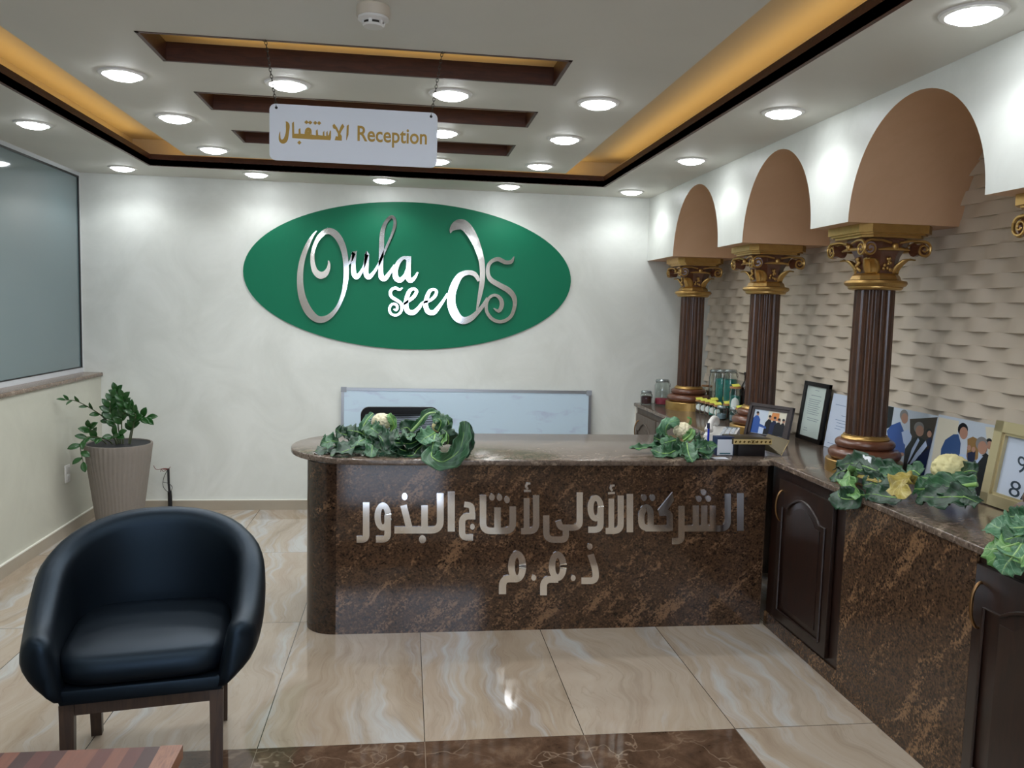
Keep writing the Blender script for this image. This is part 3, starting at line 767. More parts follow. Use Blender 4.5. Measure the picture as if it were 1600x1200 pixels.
# continuous worktops
def slab(name, outline, z0, z1, bev, mat, label, cat):
    bm = bmesh.new()
    vb = [bm.verts.new((x, y, z0)) for x, y in outline]
    f = bm.faces.new(vb)
    r = bmesh.ops.extrude_face_region(bm, geom=[f])
    for v in [g for g in r['geom'] if isinstance(g, bmesh.types.BMVert)]: v.co.z = z1
    bmesh.ops.recalc_face_normals(bm, faces=bm.faces)
    eg = [e for e in bm.edges if abs(e.verts[0].co.z - e.verts[1].co.z) < 1e-6]
    bmesh.ops.bevel(bm, geom=eg, offset=bev, segments=3, profile=0.5, affect='EDGES')
    o = MB().bm(bm).build(name, mat, None, 40)
    return tag(o, label, cat)
_o = arc(0.352, 1.3965, 0.4225, 90, 270, 36) + [(2.362, 0.974), (2.362, 1.819)]
slab('desk_worktop', _o, 0.8455, ZD, 0.008, M_GRAN_T, 'polished granite top of the reception desk with a rounded left end', 'worktop')
_o = [(2.364, YF + 0.9), (2.93, YF + 0.9), (2.93, YB - 0.002), (2.364, YB - 0.002)]
slab('counter_worktop', _o, 0.8455, ZCT, 0.008, M_GRAN_T, 'polished granite counter top running along the tiled wall', 'worktop')

# ------------------------------------------------------------------ cabinets under the right-hand counter
def cab_door(parent, y0, y1, z0, z1, xf, mat, handle_y, handle_mat, arch=True):
    d = MB().box((xf, y0, z0), (xf + 0.02, y1, z1), bev=0.003).build('door', mat, parent, 30, True)
    mrg = 0.055; a, b, c, e = y0 + mrg, y1 - mrg, z0 + mrg, z1 - mrg
    w = b - a
    top = [(a, e - 0.10)]
    if arch:
        top = [(a, e - 0.075), (a + 0.12 * w, e - 0.075)] + [(a + w * (0.12 + 0.76 * k / 14), e - 0.075 + 0.07 * math.sin(PI * k / 14) ** 0.8) for k in range(1, 14)] + [(b - 0.12 * w, e - 0.075), (b, e - 0.075)]
        out = [(a, c), (b, c)] + list(reversed(top))
    else:
        out = [(a, c), (b, c), (b, e), (a, e)]
    n = len(out)
    rail = [(xf - 0.004, p[0], p[1]) for p in out] + [(xf - 0.004, out[0][0], out[0][1])]
    MB().tube(rail, 0.006, 6).build('panel_moulding', mat, d, 40, True)
    cy0, cz0 = (a + b) / 2, (c + e) / 2
    inn = [(xf - 0.003, cy0 + (p[0] - cy0) * 0.78, cz0 + (p[1] - cz0) * 0.88) for p in out]
    MB().prism(inn, (0.01, 0, 0)).build('raised_panel', mat, d, 0, True)
    hz = z1 - 0.13
    pts = [(xf, handle_y, hz + 0.075), (xf - 0.012, handle_y, hz + 0.07), (xf - 0.027, handle_y, hz + 0.04), (xf - 0.031, handle_y, hz), (xf - 0.027, handle_y, hz - 0.04), (xf - 0.012, handle_y, hz - 0.07), (xf, handle_y, hz - 0.075)]
    MB().tube(catmull(pts, 4), 0.0055, 8).build('handle', handle_mat, d, 60, True)
    return d
XC = 2.388
def cabinet(y0, y1, label, group=None):
    t = thing('base_cabinet', label, 'cabinet', (2.66, (y0 + y1) / 2, 0), group=group)
    return t
# behind the desk
c1 = cabinet(1.84, 3.54, 'grey oak base cabinet behind the desk under the jars')
MB().box((XC, 1.84, 0.0), (2.92, 3.54, 0.845)).build('carcass', M_GREYDOOR, c1, 0, True)
for y0, y1, hy in ((2.98, 3.48, 3.40), (2.44, 2.94, 2.5), (1.9, 2.4, 2.35)):
    cab_door(c1, y0, y1, 0.10, 0.80, XC - 0.02, M_GREYDOOR, hy, M_BRONZE)
MB().box((XC - 0.012, 3.52, 0), (XC + 0.01, YB - 0.001, 0.845)).build('filler_strip', M_WHITE_EDGE, c1, 0, True)
# mahogany door unit beside the desk
c2 = cabinet(0.30, 1.02, 'dark mahogany cabinet with one arched door beside the lettered desk front')
MB().box((XC, 0.30, 0.0), (2.92, 1.02, 0.845)).build('carcass', M_MAHOG, c2, 0, True)
MB().box((XC - 0.008, 0.30, 0.0), (XC + 0.01, 1.026, 0.075)).build('plinth', M_GRAN_Y, c2, 0, True)
cab_door(c2, 0.385, 0.905, 0.095, 0.800, XC - 0.022, M_MAHOG, 0.865, M_BRONZE)
# granite clad unit
c3 = cabinet(-0.50, 0.30, 'brown granite clad counter section between the two mahogany doors')
MB().box((XC + 0.012, -0.5, 0), (2.92, 0.299, 0.845)).build('carcass', M_MAHOG, c3, 0, True)
MB().box((XC - 0.012, -0.503, 0), (XC + 0.012, 0.297, 0.845)).build('granite_panel', M_GRAN_Y, c3, 0, True)
# near mahogany unit at the right edge of the view
c4 = cabinet(-1.30, -0.51, 'dark mahogany cabinet with bronze handle at the near end of the counter')
MB().box((XC, -1.30, 0.0), (2.92, -0.506, 0.845)).build('carcass', M_MAHOG, c4, 0, True)
MB().box((XC - 0.008, -1.30, 0.0), (XC + 0.01, -0.506, 0.075)).build('plinth', M_GRAN_Y, c4, 0, True)
cab_door(c4, -1.25, -0.515, 0.095, 0.815, XC - 0.022, M_MAHOG, -0.545, M_BRONZE)

# ------------------------------------------------------------------ columns on the counter
def build_column(label, x, y):
    t = thing('column', label, 'column', (x, y, ZCT), group='fluted columns along the counter')
    H = ZS - ZCT
    MB().lathe([(0.172, 0.0), (0.172, 0.056), (0.168, 0.060), (0.0, 0.060)], 48).build('plinth', M_GOLD, t)
    pr = [(0.120, 0.060)]
    pr += [(0.132 + 0.030 * math.cos(a), 0.088 + 0.028 * math.sin(a)) for a in [math.radians(-80 + 20 * k) for k in range(9)]]
    pr += [(0.112 + 0.022 * math.cos(a), 0.138 + 0.021 * math.sin(a)) for a in [math.radians(-70 + 20 * k) for k in range(9)]] + [(0.09, 0.16)]
    MB().lathe(pr, 48).build('base_moulding', M_TORUS, t)
    MB().lathe([(0.085, 0.157), (0.106, 0.157), (0.109, 0.164), (0.105, 0.171), (0.098, 0.175), (0.098, 0.180), (0.08, 0.182)], 48).build('base_ring', M_GOLD, t)
    N = 20
    def fl(a, j):
        u = (a * N / (2 * PI)) % 1.0
        g = math.sin(PI * min(1, max(0, (u - 0.14) / 0.72)))
        return 1.0 - 0.085 * (g ** 0.6 if g > 0 else 0)
    zt = H - 0.285
    MB().lathe([(0.0905, 0.178), (0.0905, 0.5), (0.088, zt + 0.01)], N * 12, fl=fl).build('shaft', M_SHAFT, t, 30)
    # capital
    z = zt
    MB().lathe([(0.09, z - 0.004), (0.112, z - 0.002), (0.120, z + 0.006), (0.120, z + 0.012), (0.132, z + 0.018), (0.138, z + 0.028), (0.134, z + 0.038), (0.116, z + 0.042), (0.09, z + 0.044)], 48).build('necking_ring', M_GOLD, t)
    MB().lathe([(0.098, z + 0.040), (0.112, z + 0.044), (0.104, z + 0.062), (0.094, z + 0.072), (0.08, z + 0.074)], 8, rot0=PI / 8).build('collar', M_GOLD, t, 20)
    MB().lathe([(0.085, z + 0.07), (0.088, z + 0.10), (0.098, z + 0.15), (0.118, z + 0.185), (0.135, z + 0.215), (0.135, z + 0.25), (0.1, z + 0.25)], 8, rot0=PI / 8).build('bell', M_TORUS, t, 20)
    def octa(h, c): return [(h, -c), (h, c), (c, h), (-c, h), (-h, c), (-h, -c), (-c, -h), (c, -h)]
    _m = MB()
    for h, c, a, b in ((0.150, 0.115, z + 0.228, z + 0.240), (0.165, 0.125, z + 0.240, z + 0.248), (0.176, 0.135, z + 0.248, H - 0.0005)):
        _m.prism([(p[0], p[1], a) for p in octa(h, c)], (0, 0, b - a))
    _m.build('abacus', M_GOLD, t, 20)
    for q in range(4):
        rm = Matrix.Rotation(q * PI / 2, 3, 'Z')
        _m = MB()
        for s in (-1, 1):
            cxv, czv = s * 0.128, z + 0.178
            sp = []
            for k in range(41):
                u = k / 40; a = PI / 2 - s * u * 2 * PI * 1.7; r = 0.036 * (1 - 0.86 * u)
                sp.append(rm @ Vector((cxv + r * math.cos(a) , -0.157, czv + r * math.sin(a))))
            lead = [rm @ Vector((s * 0.02, -0.140, z + 0.206)), rm @ Vector((s * 0.07, -0.146, z + 0.216))]
            rs = [0.0055] * 2 + [0.0065 * (1 - 0.45 * k / 40) for k in range(41)]
            _m.tube(lead + sp, rs, 6)
            # roll running back from the spiral
            _m.tube([rm @ Vector((cxv, -0.150, czv)), rm @ Vector((cxv * 0.93, -0.126, czv)), rm @ Vector((cxv * 0.96, -0.10, czv))], [0.030, 0.024, 0.030], 12, 1)
        _m.build('volute', [M_GOLD, M_TORUS], t, 40)
        # leaf under the corner volute and foliage on the face
        _m = MB()
        d = rm @ Vector((1, -1, 0)).normalized(); sd = rm @ Vector((1, 1, 0)).normalized()
        Pg = []
        for i in range(9):
            u = i / 8
            c0 = d * (0.088 + 0.075 * u ** 2.0) + Vector((0, 0, z + 0.072 + 0.085 * u - 0.02 * max(0, u - 0.8) * 5))
            w = 0.034 * math.sin(PI * (0.25 + 0.7 * u)) ** 0.7
            Pg.append([c0 + sd * (w * v) + d * (-0.012 * v * v + 0.004 * math.cos(v * 9)) for v in [-1 + k / 4 for k in range(9)]])
        _m.grid(Pg); lf = _m.build('acanthus_leaf', M_GOLD, t, 60)
        md = lf.modifiers.new('thickness', 'SOLIDIFY'); md.thickness = 0.006
        _m = MB(); rng = random.Random(5)
        for k in range(12):
            u = rng.uniform(-0.024, 0.024); h = rng.uniform(0, 0.062)
            w_ = 1 - h / 0.09
            _m.ellipsoid(rm @ Vector((u * w_, -0.088 - 0.16 * max(0, h - 0.03) - 0.003, z + 0.08 + h)), (0.0075, 0.0075, 0.009), seg=8, rings=6)
        _m.ellipsoid(rm @ Vector((0, -0.140, z + 0.190)), (0.016, 0.010, 0.016), seg=12)
        _m.tube([rm @ Vector((-0.075, -0.132, z + 0.176)), rm @ Vector((-0.03, -0.134, z + 0.180)), rm @ Vector((0.03, -0.134, z + 0.180)), rm @ Vector((0.075, -0.132, z + 0.176))], [0.004, 0.008, 0.008, 0.004], 8)
        _m.build('foliage', M_GOLD, t, 60)
    return t
col0 = build_column('fluted dark wood column between the middle and near arches', 2.68, 0.695)
for y, lb in ((1.872, 'fluted dark wood column behind the small framed photograph'), (3.15, 'fluted dark wood column nearest the back wall by the seed jars'), (-0.52, 'column base cut off by the right edge of the frame')):
    c = copy_tree(col0); c.location = (2.68, y, ZCT); c['label'] = lb

# ------------------------------------------------------------------ whiteboard leaning behind the desk
wb = thing('whiteboard', 'low white board in aluminium frame standing against the back wall', 'whiteboard', (1.008, YB - 0.06, 0))
def wbp(x, z, d): return (x, YB - 0.075 + 0.05 * z - d, z)
x0, x1, z1 = 0.018, 1.998, 0.968
def wbox(a, b, za, zb_, d0, d1, m): return m.add([wbp(a, za, d0), wbp(b, za, d0), wbp(b, za, d1), wbp(a, za, d1), wbp(a, zb_, d0), wbp(b, zb_, d0), wbp(b, zb_, d1), wbp(a, zb_, d1)], [(3, 2, 1, 0), (4, 5, 6, 7), (0, 1, 5, 4), (1, 2, 6, 5), (2, 3, 7, 6), (3, 0, 4, 7)])
_t = NT('whiteboard_enamel')
_sm = _t.ramp(_t.noise(_t.mapping(_t.coord(), scale=(1.2, 1, 4), rot=(0, 0.35, 0)), 3.2, 5, 0.6, 0.5), [(0.55, 'bdd1df'), (0.72, 'b0bad0')])
_t.inp('Base Color', _sm); _t.inp('Roughness', 0.16)
wbox(x0 + 0.01, x1 - 0.01, 0.01, z1 - 0.008, -0.006, 0.006, MB()).build('writing_surface', _t.m, wb, 0, True)
_m = MB()
wbox(x0, x1, z1 - 0.022, z1, -0.009, 0.009, _m); wbox(x0, x1, 0.0, 0.022, -0.009, 0.009, _m); wbox(x0, x0 + 0.022, 0, z1, -0.009, 0.009, _m); wbox(x1 - 0.022, x1, 0, z1, -0.009, 0.009, _m)
_m.build('frame', M_ALU, wb, 0, True)
for a, b in ((x0 - 0.003, x0 + 0.04), (x1 - 0.04, x1 + 0.003)):
    wbox(a, b, z1 - 0.034, z1 + 0.003, -0.011, 0.011, MB()).build('corner_cap', plain('grey_plastic', '8f949b', 0.5), wb, 0, True)

# ------------------------------------------------------------------ office chair behind the desk
oc = thing('office_chair', 'black mesh-backed office chair behind the desk, only its top showing', 'chair', (0.48, 2.45, 0), rz=math.radians(4))
def rrect(w, h, r, n=6):
    out = []
    for sx, sz, a0 in ((1, 1, 0), (-1, 1, 90), (-1, -1, 180), (1, -1, 270)):
        for k in range(n + 1):
            a = math.radians(a0 + 90 * k / n); out.append((sx * (w - r) + r * math.cos(a), sz * (h - r) + r * math.sin(a)))
    return out
ZM = 0.70
_q = rrect(0.255, 0.245, 0.05); _q2 = [(x * 0.86, z * 0.80 - 0.0) for x, z in _q]
_m = MB(); n = len(_q)
bend = lambda x, z: 0.05 * (x / 0.25) ** 2 * -1 + 0.02 * (z / 0.25)
vs = []
for dy in (-0.014, 0.014):
    for Q in (_q, _q2):
        vs += [(x, 0.05 + dy + bend(x, z), ZM + z) for x, z in Q]
fs = []
for k in range(n):
    k2 = (k + 1) % n
    fs += [(k, k2, n + k2, n + k), (2 * n + k, 3 * n + k, 3 * n + k2, 2 * n + k2), (k, 2 * n + k, 2 * n + k2, k2), (n + k, n + k2, 3 * n + k2, 3 * n + k)]
_m.add(vs, fs); _m.build('backrest', M_BLACK, oc, 40)
_t = NT('chair_mesh'); _w = _t.n('ShaderNodeTexWave', wave_type='BANDS', bands_direction='Z'); _w.inputs['Scale'].default_value = 28; _w.inputs['Distortion'].default_value = 1.5
_t.lk(_t.coord(), _w.inputs['Vector'])
_t.inp('Base Color', _t.ramp(_w.outputs['Fac'], [(0.4, '22262c'), (0.7, '8f99a6')])); _t.inp('Roughness', 0.7)
_m = MB(); _m.grid([[(-0.225 + 0.45 * i / 10, 0.05 + bend(-0.225 + 0.45 * i / 10, 0) , ZM - 0.2 + 0.4 * j / 6) for j in range(7)] for i in range(11)])
_o = _m.build('mesh_fabric', _t.m, oc, 60); _o.modifiers.new('thickness', 'SOLIDIFY').thickness = 0.004
MB().box((-0.24, -0.46, 0.42), (0.24, 0.0, 0.49), bev=0.03).build('seat', M_BLACK, oc, 40)
MB().tube([(0, -0.2, 0.42), (0, 0.03, 0.40), (0, 0.09, 0.5), (0, 0.09, 0.7)], 0.025, 8).build('back_support', M_BLACK, oc, 40)
MB().tube([(0, -0.22, 0.1), (0, -0.22, 0.42)], 0.03, 12).build('gas_lift', M_BLACK, oc, 40)
for k in range(5):
    a = k * 2 * PI / 5 + 0.3; e = (0.28 * math.cos(a), -0.22 + 0.28 * math.sin(a), 0.075)
    lg = MB().tube([(0, -0.22, 0.11), e], [0.028, 0.018], 8).build('leg', M_BLACK, oc, 40)
    MB().lathe([(0.0, -0.012), (0.03, -0.012), (0.03, 0.012), (0.0, 0.012)], 14).build('caster', M_BLACK, lg, 40)
    cst = lg.children[0]; cst.location = (e[0], e[1], 0.031); cst.rotation_euler = (PI / 2, 0, a)

# ------------------------------------------------------------------ black tub armchair
ch = thing('armchair', 'black leather tub armchair with dark wooden legs on the marble floor', 'armchair', (-0.350, 0.0, 0), rz=math.radians(10))
ns, npf = 36, 12
Pg = []
for i in range(ns + 1):
    s = -1 + 2 * i / ns                              # -1 left arm front .. 0 back .. 1 right arm front
    a = abs(s)
    if a > 0.55:
        u = (a - 0.55) / 0.45; cx0, cy0 = 0.345 - 0.03 * u * u, 0.02 - 0.30 * u; nx, ny_ = 1, 0.06
    else:
        th = a / 0.55 * PI / 2; cx0, cy0 = 0.345 * math.sin(th) ** 0.9, 0.02 + 0.27 * math.cos(th) ** 0.9; nx, ny_ = math.sin(th), math.cos(th)
    sg = 1 if s >= 0 else -1
    l = math.hypot(nx, ny_); nx, ny_ = sg * nx / l, ny_ / l
    cx0 *= sg
    top = 0.575 + 0.245 * (0.5 + 0.5 * math.cos(PI * min(1, a / 0.98))) ** 0.85
    bot = 0.355
    th2 = 0.052
    ring = []
    # outer bottom -> outer top -> rounded top -> inner top -> inner bottom
    for k in range(7):
        u = k / 6; z = bot + (top - 0.055 - bot) * u
        off = th2 - 0.115 * (1 - u) ** 1.8 + 0.012 * math.sin(PI * u)
        ring.append((off, z))
    for k in range(1, 6):
        b = PI * k / 6
        ring.append((th2 * math.cos(b), top - 0.055 + 0.055 * math.sin(b)))
    for k in range(6):
        u = 1 - k / 5; z = bot + (top - 0.055 - bot) * u
        ring.append((-th2 - 0.035 * (1 - u), z))
    Pg.append([Vector(((cx0 + nx * o) * 0.94, cy0 + ny_ * o, z)) for o, z in ring])
_m = MB(); nr = len(Pg[0])
# rounded front of the arms: shrink two extra rings forward
def capring(R, dy, sc):
    c = sum(R, Vector()) / len(R)
    return [Vector((c.x + (p.x - c.x) * sc, p.y + dy, c.z + (p.z - c.z) * (1 - (1 - sc) * 0.45))) for p in R]
front_l = [capring(Pg[0], -0.045, 0.35), capring(Pg[0], -0.034, 0.78), capring(Pg[0], -0.015, 0.95)]
front_r = [capring(Pg[-1], -0.015, 0.95), capring(Pg[-1], -0.034, 0.78), capring(Pg[-1], -0.045, 0.35)]
Pg = front_l + Pg + front_r
vs = [p for r in Pg for p in r]
fs = []
for i in range(len(Pg) - 1):
    for k in range(nr):
        fs.append((i * nr + k, i * nr + (k + 1) % nr, (i + 1) * nr + (k + 1) % nr, (i + 1) * nr + k))
fs.append(tuple(range(nr))); fs.append(tuple((len(Pg) - 1) * nr + k for k in reversed(range(nr))))
_m.add(vs, fs); _m.build('shell', M_LEATHER, ch, 60)
def cushion(hw, y0, y1, z0, z1, r, name):
    m = MB(); rows = []
    prof = [(0.80, z0), (0.97, z0 + 0.012), (1.0, z0 + 0.035), (1.0, z1 - 0.04), (0.965, z1 - 0.010), (0.86, z1 + 0.006), (0.5, z1 + 0.016), (0.0, z1 + 0.02)]
    yc = (y0 + y1) / 2; hy = (y1 - y0) / 2
    for sc, z in prof:
        row = []
        for k in range(40):
            a = 2 * PI * k / 40
            c, s_ = math.cos(a), math.sin(a); e = 0.42
            row.append((hw * sc * math.copysign(abs(c) ** e, c), yc + hy * sc * math.copysign(abs(s_) ** e, s_), z))
        row.append(row[0]); rows.append(row)
    m.grid(rows); m.add(rows[0][:-1], [tuple(reversed(range(40)))])
    return m.build(name, M_LEATHER, ch, 70)
cushion(0.262, -0.315, 0.22, 0.395, 0.488, 0.05, 'seat_cushion')
MB().box((-0.24, -0.31, 0.347), (0.24, 0.2, 0.398), bev=0.012).build('seat_base', M_LEATHER, ch, 40)
_m = MB()
for y in (-0.27, 0.16): _m.box((-0.218, y - 0.014, 0.305), (0.218, y + 0.014, 0.347))
for x in (-0.218, 0.218): _m.box((x - 0.014, -0.27, 0.305), (x + 0.014, 0.16, 0.347))
_m.build('seat_rail', M_LEGWOOD, ch, 0)
for sx in (-1, 1):
    for y, dy in ((-0.275, -0.012), (0.165, 0.03)):
        w = 0.021
        x = sx * 0.218
        _m = MB().add([(x - w, y - w, 0.346), (x + w, y - w, 0.346), (x + w, y + w, 0.346), (x - w, y + w, 0.346)] + [(x - w * .85, y + dy - w * .85, 0), (x + w * .85, y + dy - w * .85, 0), (x + w * .85, y + dy + w * .85, 0), (x - w * .85, y + dy + w * .85, 0)], [(0, 1, 2, 3), (7, 6, 5, 4), (0, 4, 5, 1), (1, 5, 6, 2), (2, 6, 7, 3), (3, 7, 4, 0)])
        _m.build('leg', M_LEGWOOD, ch, 0)

# ------------------------------------------------------------------ low table in the near left corner
tb = thing('coffee_table', 'low table with a striped reddish wood top in the near left corner', 'table', (-0.62, -1.05, 0))
_t = NT('striped_wood')
_co = _t.coord(); _sp = _t.n('ShaderNodeSeparateXYZ'); _t.lk(_co, _sp.inputs[0])
_wn = _t.n('ShaderNodeTexWhiteNoise', noise_dimensions='1D')
_t.lk(_t.math('FLOOR', _t.math('MULTIPLY', _sp.outputs[0], 26.0)), _wn.inputs['W'])
_gr = _t.noise(_t.mapping(_co, scale=(40, 3, 1)), 3, 5, 0.6)
_st = _t.ramp(_wn.outputs['Value'], [(0.0, '3d1c17'), (0.3, '5e2e25'), (0.55, '7d4a36'), (0.8, '4a221b'), (1.0, '8d5b43')], 'CONSTANT')
_t.inp('Base Color', _t.mix(_t.math('MULTIPLY', _gr, 0.5), _st, '2a1410')); _t.inp('Roughness', 0.4)
MB().box((-0.5, -0.32, 0.385), (0.556, 0.32, 0.42), bev=0.002).build('top', _t.m, tb, 0)
MB().box((0.50, -0.321, 0.384), (0.5565, 0.321, 0.4205)).build('end_strip', wood('end_strip_wood', '6f4532', '8f6046', (20, 3, 3), 0.4), tb, 0)
MB().box((-0.45, -0.27, 0.32), (0.50, 0.27, 0.386)).build('apron', M_LEGWOOD, tb, 0)
for sx in (-0.45, 0.50):
    for sy in (-0.27, 0.27):
        MB().box((sx - 0.03, sy - 0.03, 0), (sx + 0.03, sy + 0.03, 0.386)).build('leg', M_LEGWOOD, tb, 0)

# ------------------------------------------------------------------ potted plant in the left corner
PP = Vector((-1.432, 2.93, 0))
pl = thing('potted_plant', 'leafy green plant in a tall ribbed grey planter in the corner', 'plant', PP)
Hp = 0.622
def rib(a, j): return 1.0 + 0.012 * math.sin(a * 46 + (1.2 if j % 2 else 0)) if j > 0 else 1.0
prof = [(0.0, 0.0), (0.135, 0.0)] + [(0.137 + 0.078 * (k / 14), 0.01 + (Hp - 0.02) * k / 14) for k in range(15)] + [(0.214, Hp), (0.203, Hp), (0.200, Hp - 0.02), (0.190, Hp - 0.12), (0.0, Hp - 0.12)]
def rib2(a, j):
    if 2 <= j <= 16:
        z = (j - 2) / 14; return 1.0 + 0.011 * math.sin(a * 44 + 1.1 * math.sin(z * 9 + a * 3))
    return 1.0
MB().lathe(prof, 176, fl=rib2).build('planter', plain('grey_ceramic', '7f776f', 0.75, var=0.08, vscale=40), pl, 50)
MB().lathe([(0.199, Hp - 0.006), (0.186, Hp - 0.105)], 48).build('inner_shade', plain('inner_shade_black', '14161c', 0.6), pl, 50)  # dark sleeve puts the shadow inside the pot into colour
MB().lathe([(0.0, Hp - 0.085), (0.185, Hp - 0.09), (0.185, Hp - 0.11), (0.0, Hp - 0.11)], 32).build('soil', plain('soil', '17120f', 0.95, var=0.4, vscale=60), pl, 50)
M_ZZ = plain('zz_leaf', '1f4a1c', 0.28, var=0.35, vscale=16, coat=0.2)
M_STEM = plain('plant_stem', '4a5238', 0.5)
def zz_leaf(m, base, d, up, l, w):
    d = Vector(d).normalized(); sd = d.cross(Vector(up)).normalized(); nn = sd.cross(d)
    rows = []
    for i in range(7):
        u = i / 6; ww = w * math.sin(PI * (0.05 + 0.95 * u)) ** 0.75 if u < 1 else 0.0005
        c = Vector(base) + d * (l * u) + nn * (0.12 * l * math.sin(u * 2))
        rows.append([c + sd * (ww * v) + nn * (abs(v) * ww * 0.35) for v in (-1, -0.5, 0, 0.5, 1)])
    m.grid(rows)
rng = random.Random(12)
def pxp(x, y, Y): return at(x, y, 'Y', Y)
# every stem: base in the soil, then points toward where it ends
stems = [
    [(188, 700, 2.93), (178, 672, 2.93), (165, 655, 2.95), (145, 640, 2.88), (120, 627, 2.80), (103, 625, 2.74)],
    [(186, 702, 2.93), (172, 690, 2.90), (150, 683, 2.80), (136, 684, 2.75), (126, 698, 2.72), (130, 722, 2.70)],
    [(184, 700, 2.93), (160, 688, 2.90), (143, 676, 2.78), (140, 668, 2.75)],
    [(190, 702, 2.93), (180, 665, 2.93), (172, 640, 2.93), (176, 622, 2.93)],
    [(192, 702, 2.93), (184, 660, 2.95), (188, 635, 2.96), (182, 612, 2.96)],
    [(194, 702, 2.93), (190, 662, 2.90), (196, 640, 2.88), (192, 622, 2.87)],
    [(198, 702, 2.93), (205, 672, 2.95), (213, 655, 2.96), (230, 652, 2.97)],
    [(200, 702, 2.93), (208, 668, 2.90), (212, 650, 2.88), (205, 640, 2.87)],
    [(186, 702, 2.93), (180, 688, 2.88), (176, 682, 2.86), (185, 678, 2.85)],
]
for si, st in enumerate(stems):
    pts = [pxp(*q) for q in st]
    pts[0].z = Hp - 0.08
    cur = [Vector(p) for p in catmull([tuple(p) for p in pts], 6)]
    n = len(cur)
    sm = MB().tube(cur, [0.0055 * (1 - 0.6 * k / n) for k in range(n)], 6).build('stem', M_STEM, pl, 60, True)
    _m = MB()
    sparse = si == 0
    cnt = 8 if sparse else (4 if si in (2, 8) else (10 if si in (3, 4, 5) else 8))
    for k in range(cnt):
        u = (0.30 + 0.70 * (k + 0.5) / cnt) if si != 8 else 0.6 + 0.1 * k
        i = min(n - 2, int(u * (n - 1)))
        tdir = (cur[i + 1] - cur[max(0, i - 1)]).normalized()
        side = tdir.cross(Vector((0, -1, 0.3))).normalized() * (1 if k % 2 else -1)
        d = tdir * 0.75 + side * (0.9 if not sparse else 0.7) + Vector((rng.uniform(-.25, .25), rng.uniform(-.35, .1), rng.uniform(-.1, .25)))
        l = rng.uniform(0.062, 0.085) * (0.85 if sparse else 1.0)
        w = (0.010 if (sparse and u > 0.6) else 0.021) * rng.uniform(0.85, 1.15)
        zz_leaf(_m, cur[i], d, (rng.uniform(-.3, .3), -1, 0.6), l, w)
    zz_leaf(_m, cur[-1], cur[-1] - cur[-3], (0, -1, 0.5), 0.07, 0.010 if sparse else 0.020)
    lo = _m.build('leaves', M_ZZ, sm, 60, True)
    lo.modifiers.new('thickness', 'SOLIDIFY').thickness = 0.0012

# ------------------------------------------------------------------ wall socket and cable stub
so = thing('wall_socket', 'white double socket on the left wall beside the planter', 'socket', (XL, 2.886, 0.417))
MB().box((0, -0.038, -0.06), (0.010, 0.038, 0.06), bev=0.004).build('cover_plate', M_WHITEP, so, 30)
for z in (-0.025, 0.025):
    MB().box((0.010, -0.024, z - 0.020), (0.013, 0.024, z + 0.020), bev=0.001).build('rocker', plain('socket_white', 'c9c7c2', 0.4), so, 30)
cb = thing('cable_stub', 'black cable conduit with loose wires rising at the back wall skirting', 'cable', (-1.255, YB - 0.06, 0))
MB().tube([(0.004, 0, 0), (0.002, 0, 0.12), (0, 0, 0.16)], [0.016, 0.016, 0.015], 12).build('conduit', M_BLACK, cb, 50)
MB().tube([(0, 0, 0.15), (-0.006, 0, 0.22), (-0.008, 0, 0.335)], 0.009, 10).build('cable', plain('cable_black', '1b1b1d', 0.6), cb, 50)
_m = MB()
for k, (ex, ez, c) in enumerate(((-0.11, 0.36, 0), (-0.06, 0.31, 0), (0.01, 0.35, 0))):
    _m.tube(catmull([(-0.008, 0, 0.33), (-0.03 - 0.01 * k, -0.01 * k, 0.335 - 0.02 * (k == 1)), ((ex - 0.02) * 0.7, -0.01, 0.33), (ex, -0.012, ez)], 5), 0.0022, 5)
_m.build('red_wire', plain('wire_red', '6b2a22', 0.5), cb, 60)
MB().tube(catmull([(-0.008, -0.008, 0.33), (-0.035, -0.02, 0.27), (-0.04, -0.02, 0.20), (0.0, -0.016, 0.155), (0.022, -0.01, 0.19), (0.0, -0.012, 0.22), (-0.045, -0.015, 0.235)], 6), 0.0022, 5).build('loose_wire', M_BLACK, cb, 60)

# ------------------------------------------------------------------ cauliflowers
def leaf_material(name, dark, light, vein, rough=0.42):
    t = NT(name)
    uv = t.coord('UV'); sp = t.n('ShaderNodeSeparateXYZ'); t.lk(uv, sp.inputs[0])
    av = t.math('ABSOLUTE', sp.outputs[1])
    ph = t.math('SUBTRACT', t.math('MULTIPLY', sp.outputs[0], 7.0), t.math('MULTIPLY', av, 2.2))
    fr = t.math('ABSOLUTE', t.math('SUBTRACT', t.math('FRACT', ph), 0.5))
    v1 = t.math('LESS_THAN', fr, 0.06); v2 = t.math('LESS_THAN', av, 0.07)
    vm = t.math('MULTIPLY', t.math('MAXIMUM', v1, v2), 0.45)
    nz = t.noise(t.coord(), 28, 5, 0.6)
    base = t.ramp(nz, [(0.35, dark), (0.65, light)])
    t.inp('Base Color', t.mix(vm, base, vein)); t.inp('Roughness', rough)
    t.bump(t.math('ADD', nz, t.math('MULTIPLY', fr, 0.5)), 0.3, 0.004)
    return t.m
LF_DARK = leaf_material('cauliflower_leaf_dark', '0f2a19', '1d4229', '3a6544')
LF_MID = leaf_material('cauliflower_leaf_mid', '20452b', '396442', '68906a')
LF_BLUE = leaf_material('cauliflower_leaf_bluegreen', '3d694b', '608d69', 'a0bf9f')
LF_LIGHT = leaf_material('cauliflower_leaf_light', '4d7d42', '74a05c', 'a9c58b')
LF_YEL = leaf_material('cauliflower_leaf_yellowed', '8a7a35', 'b3a253', 'd3c98a')
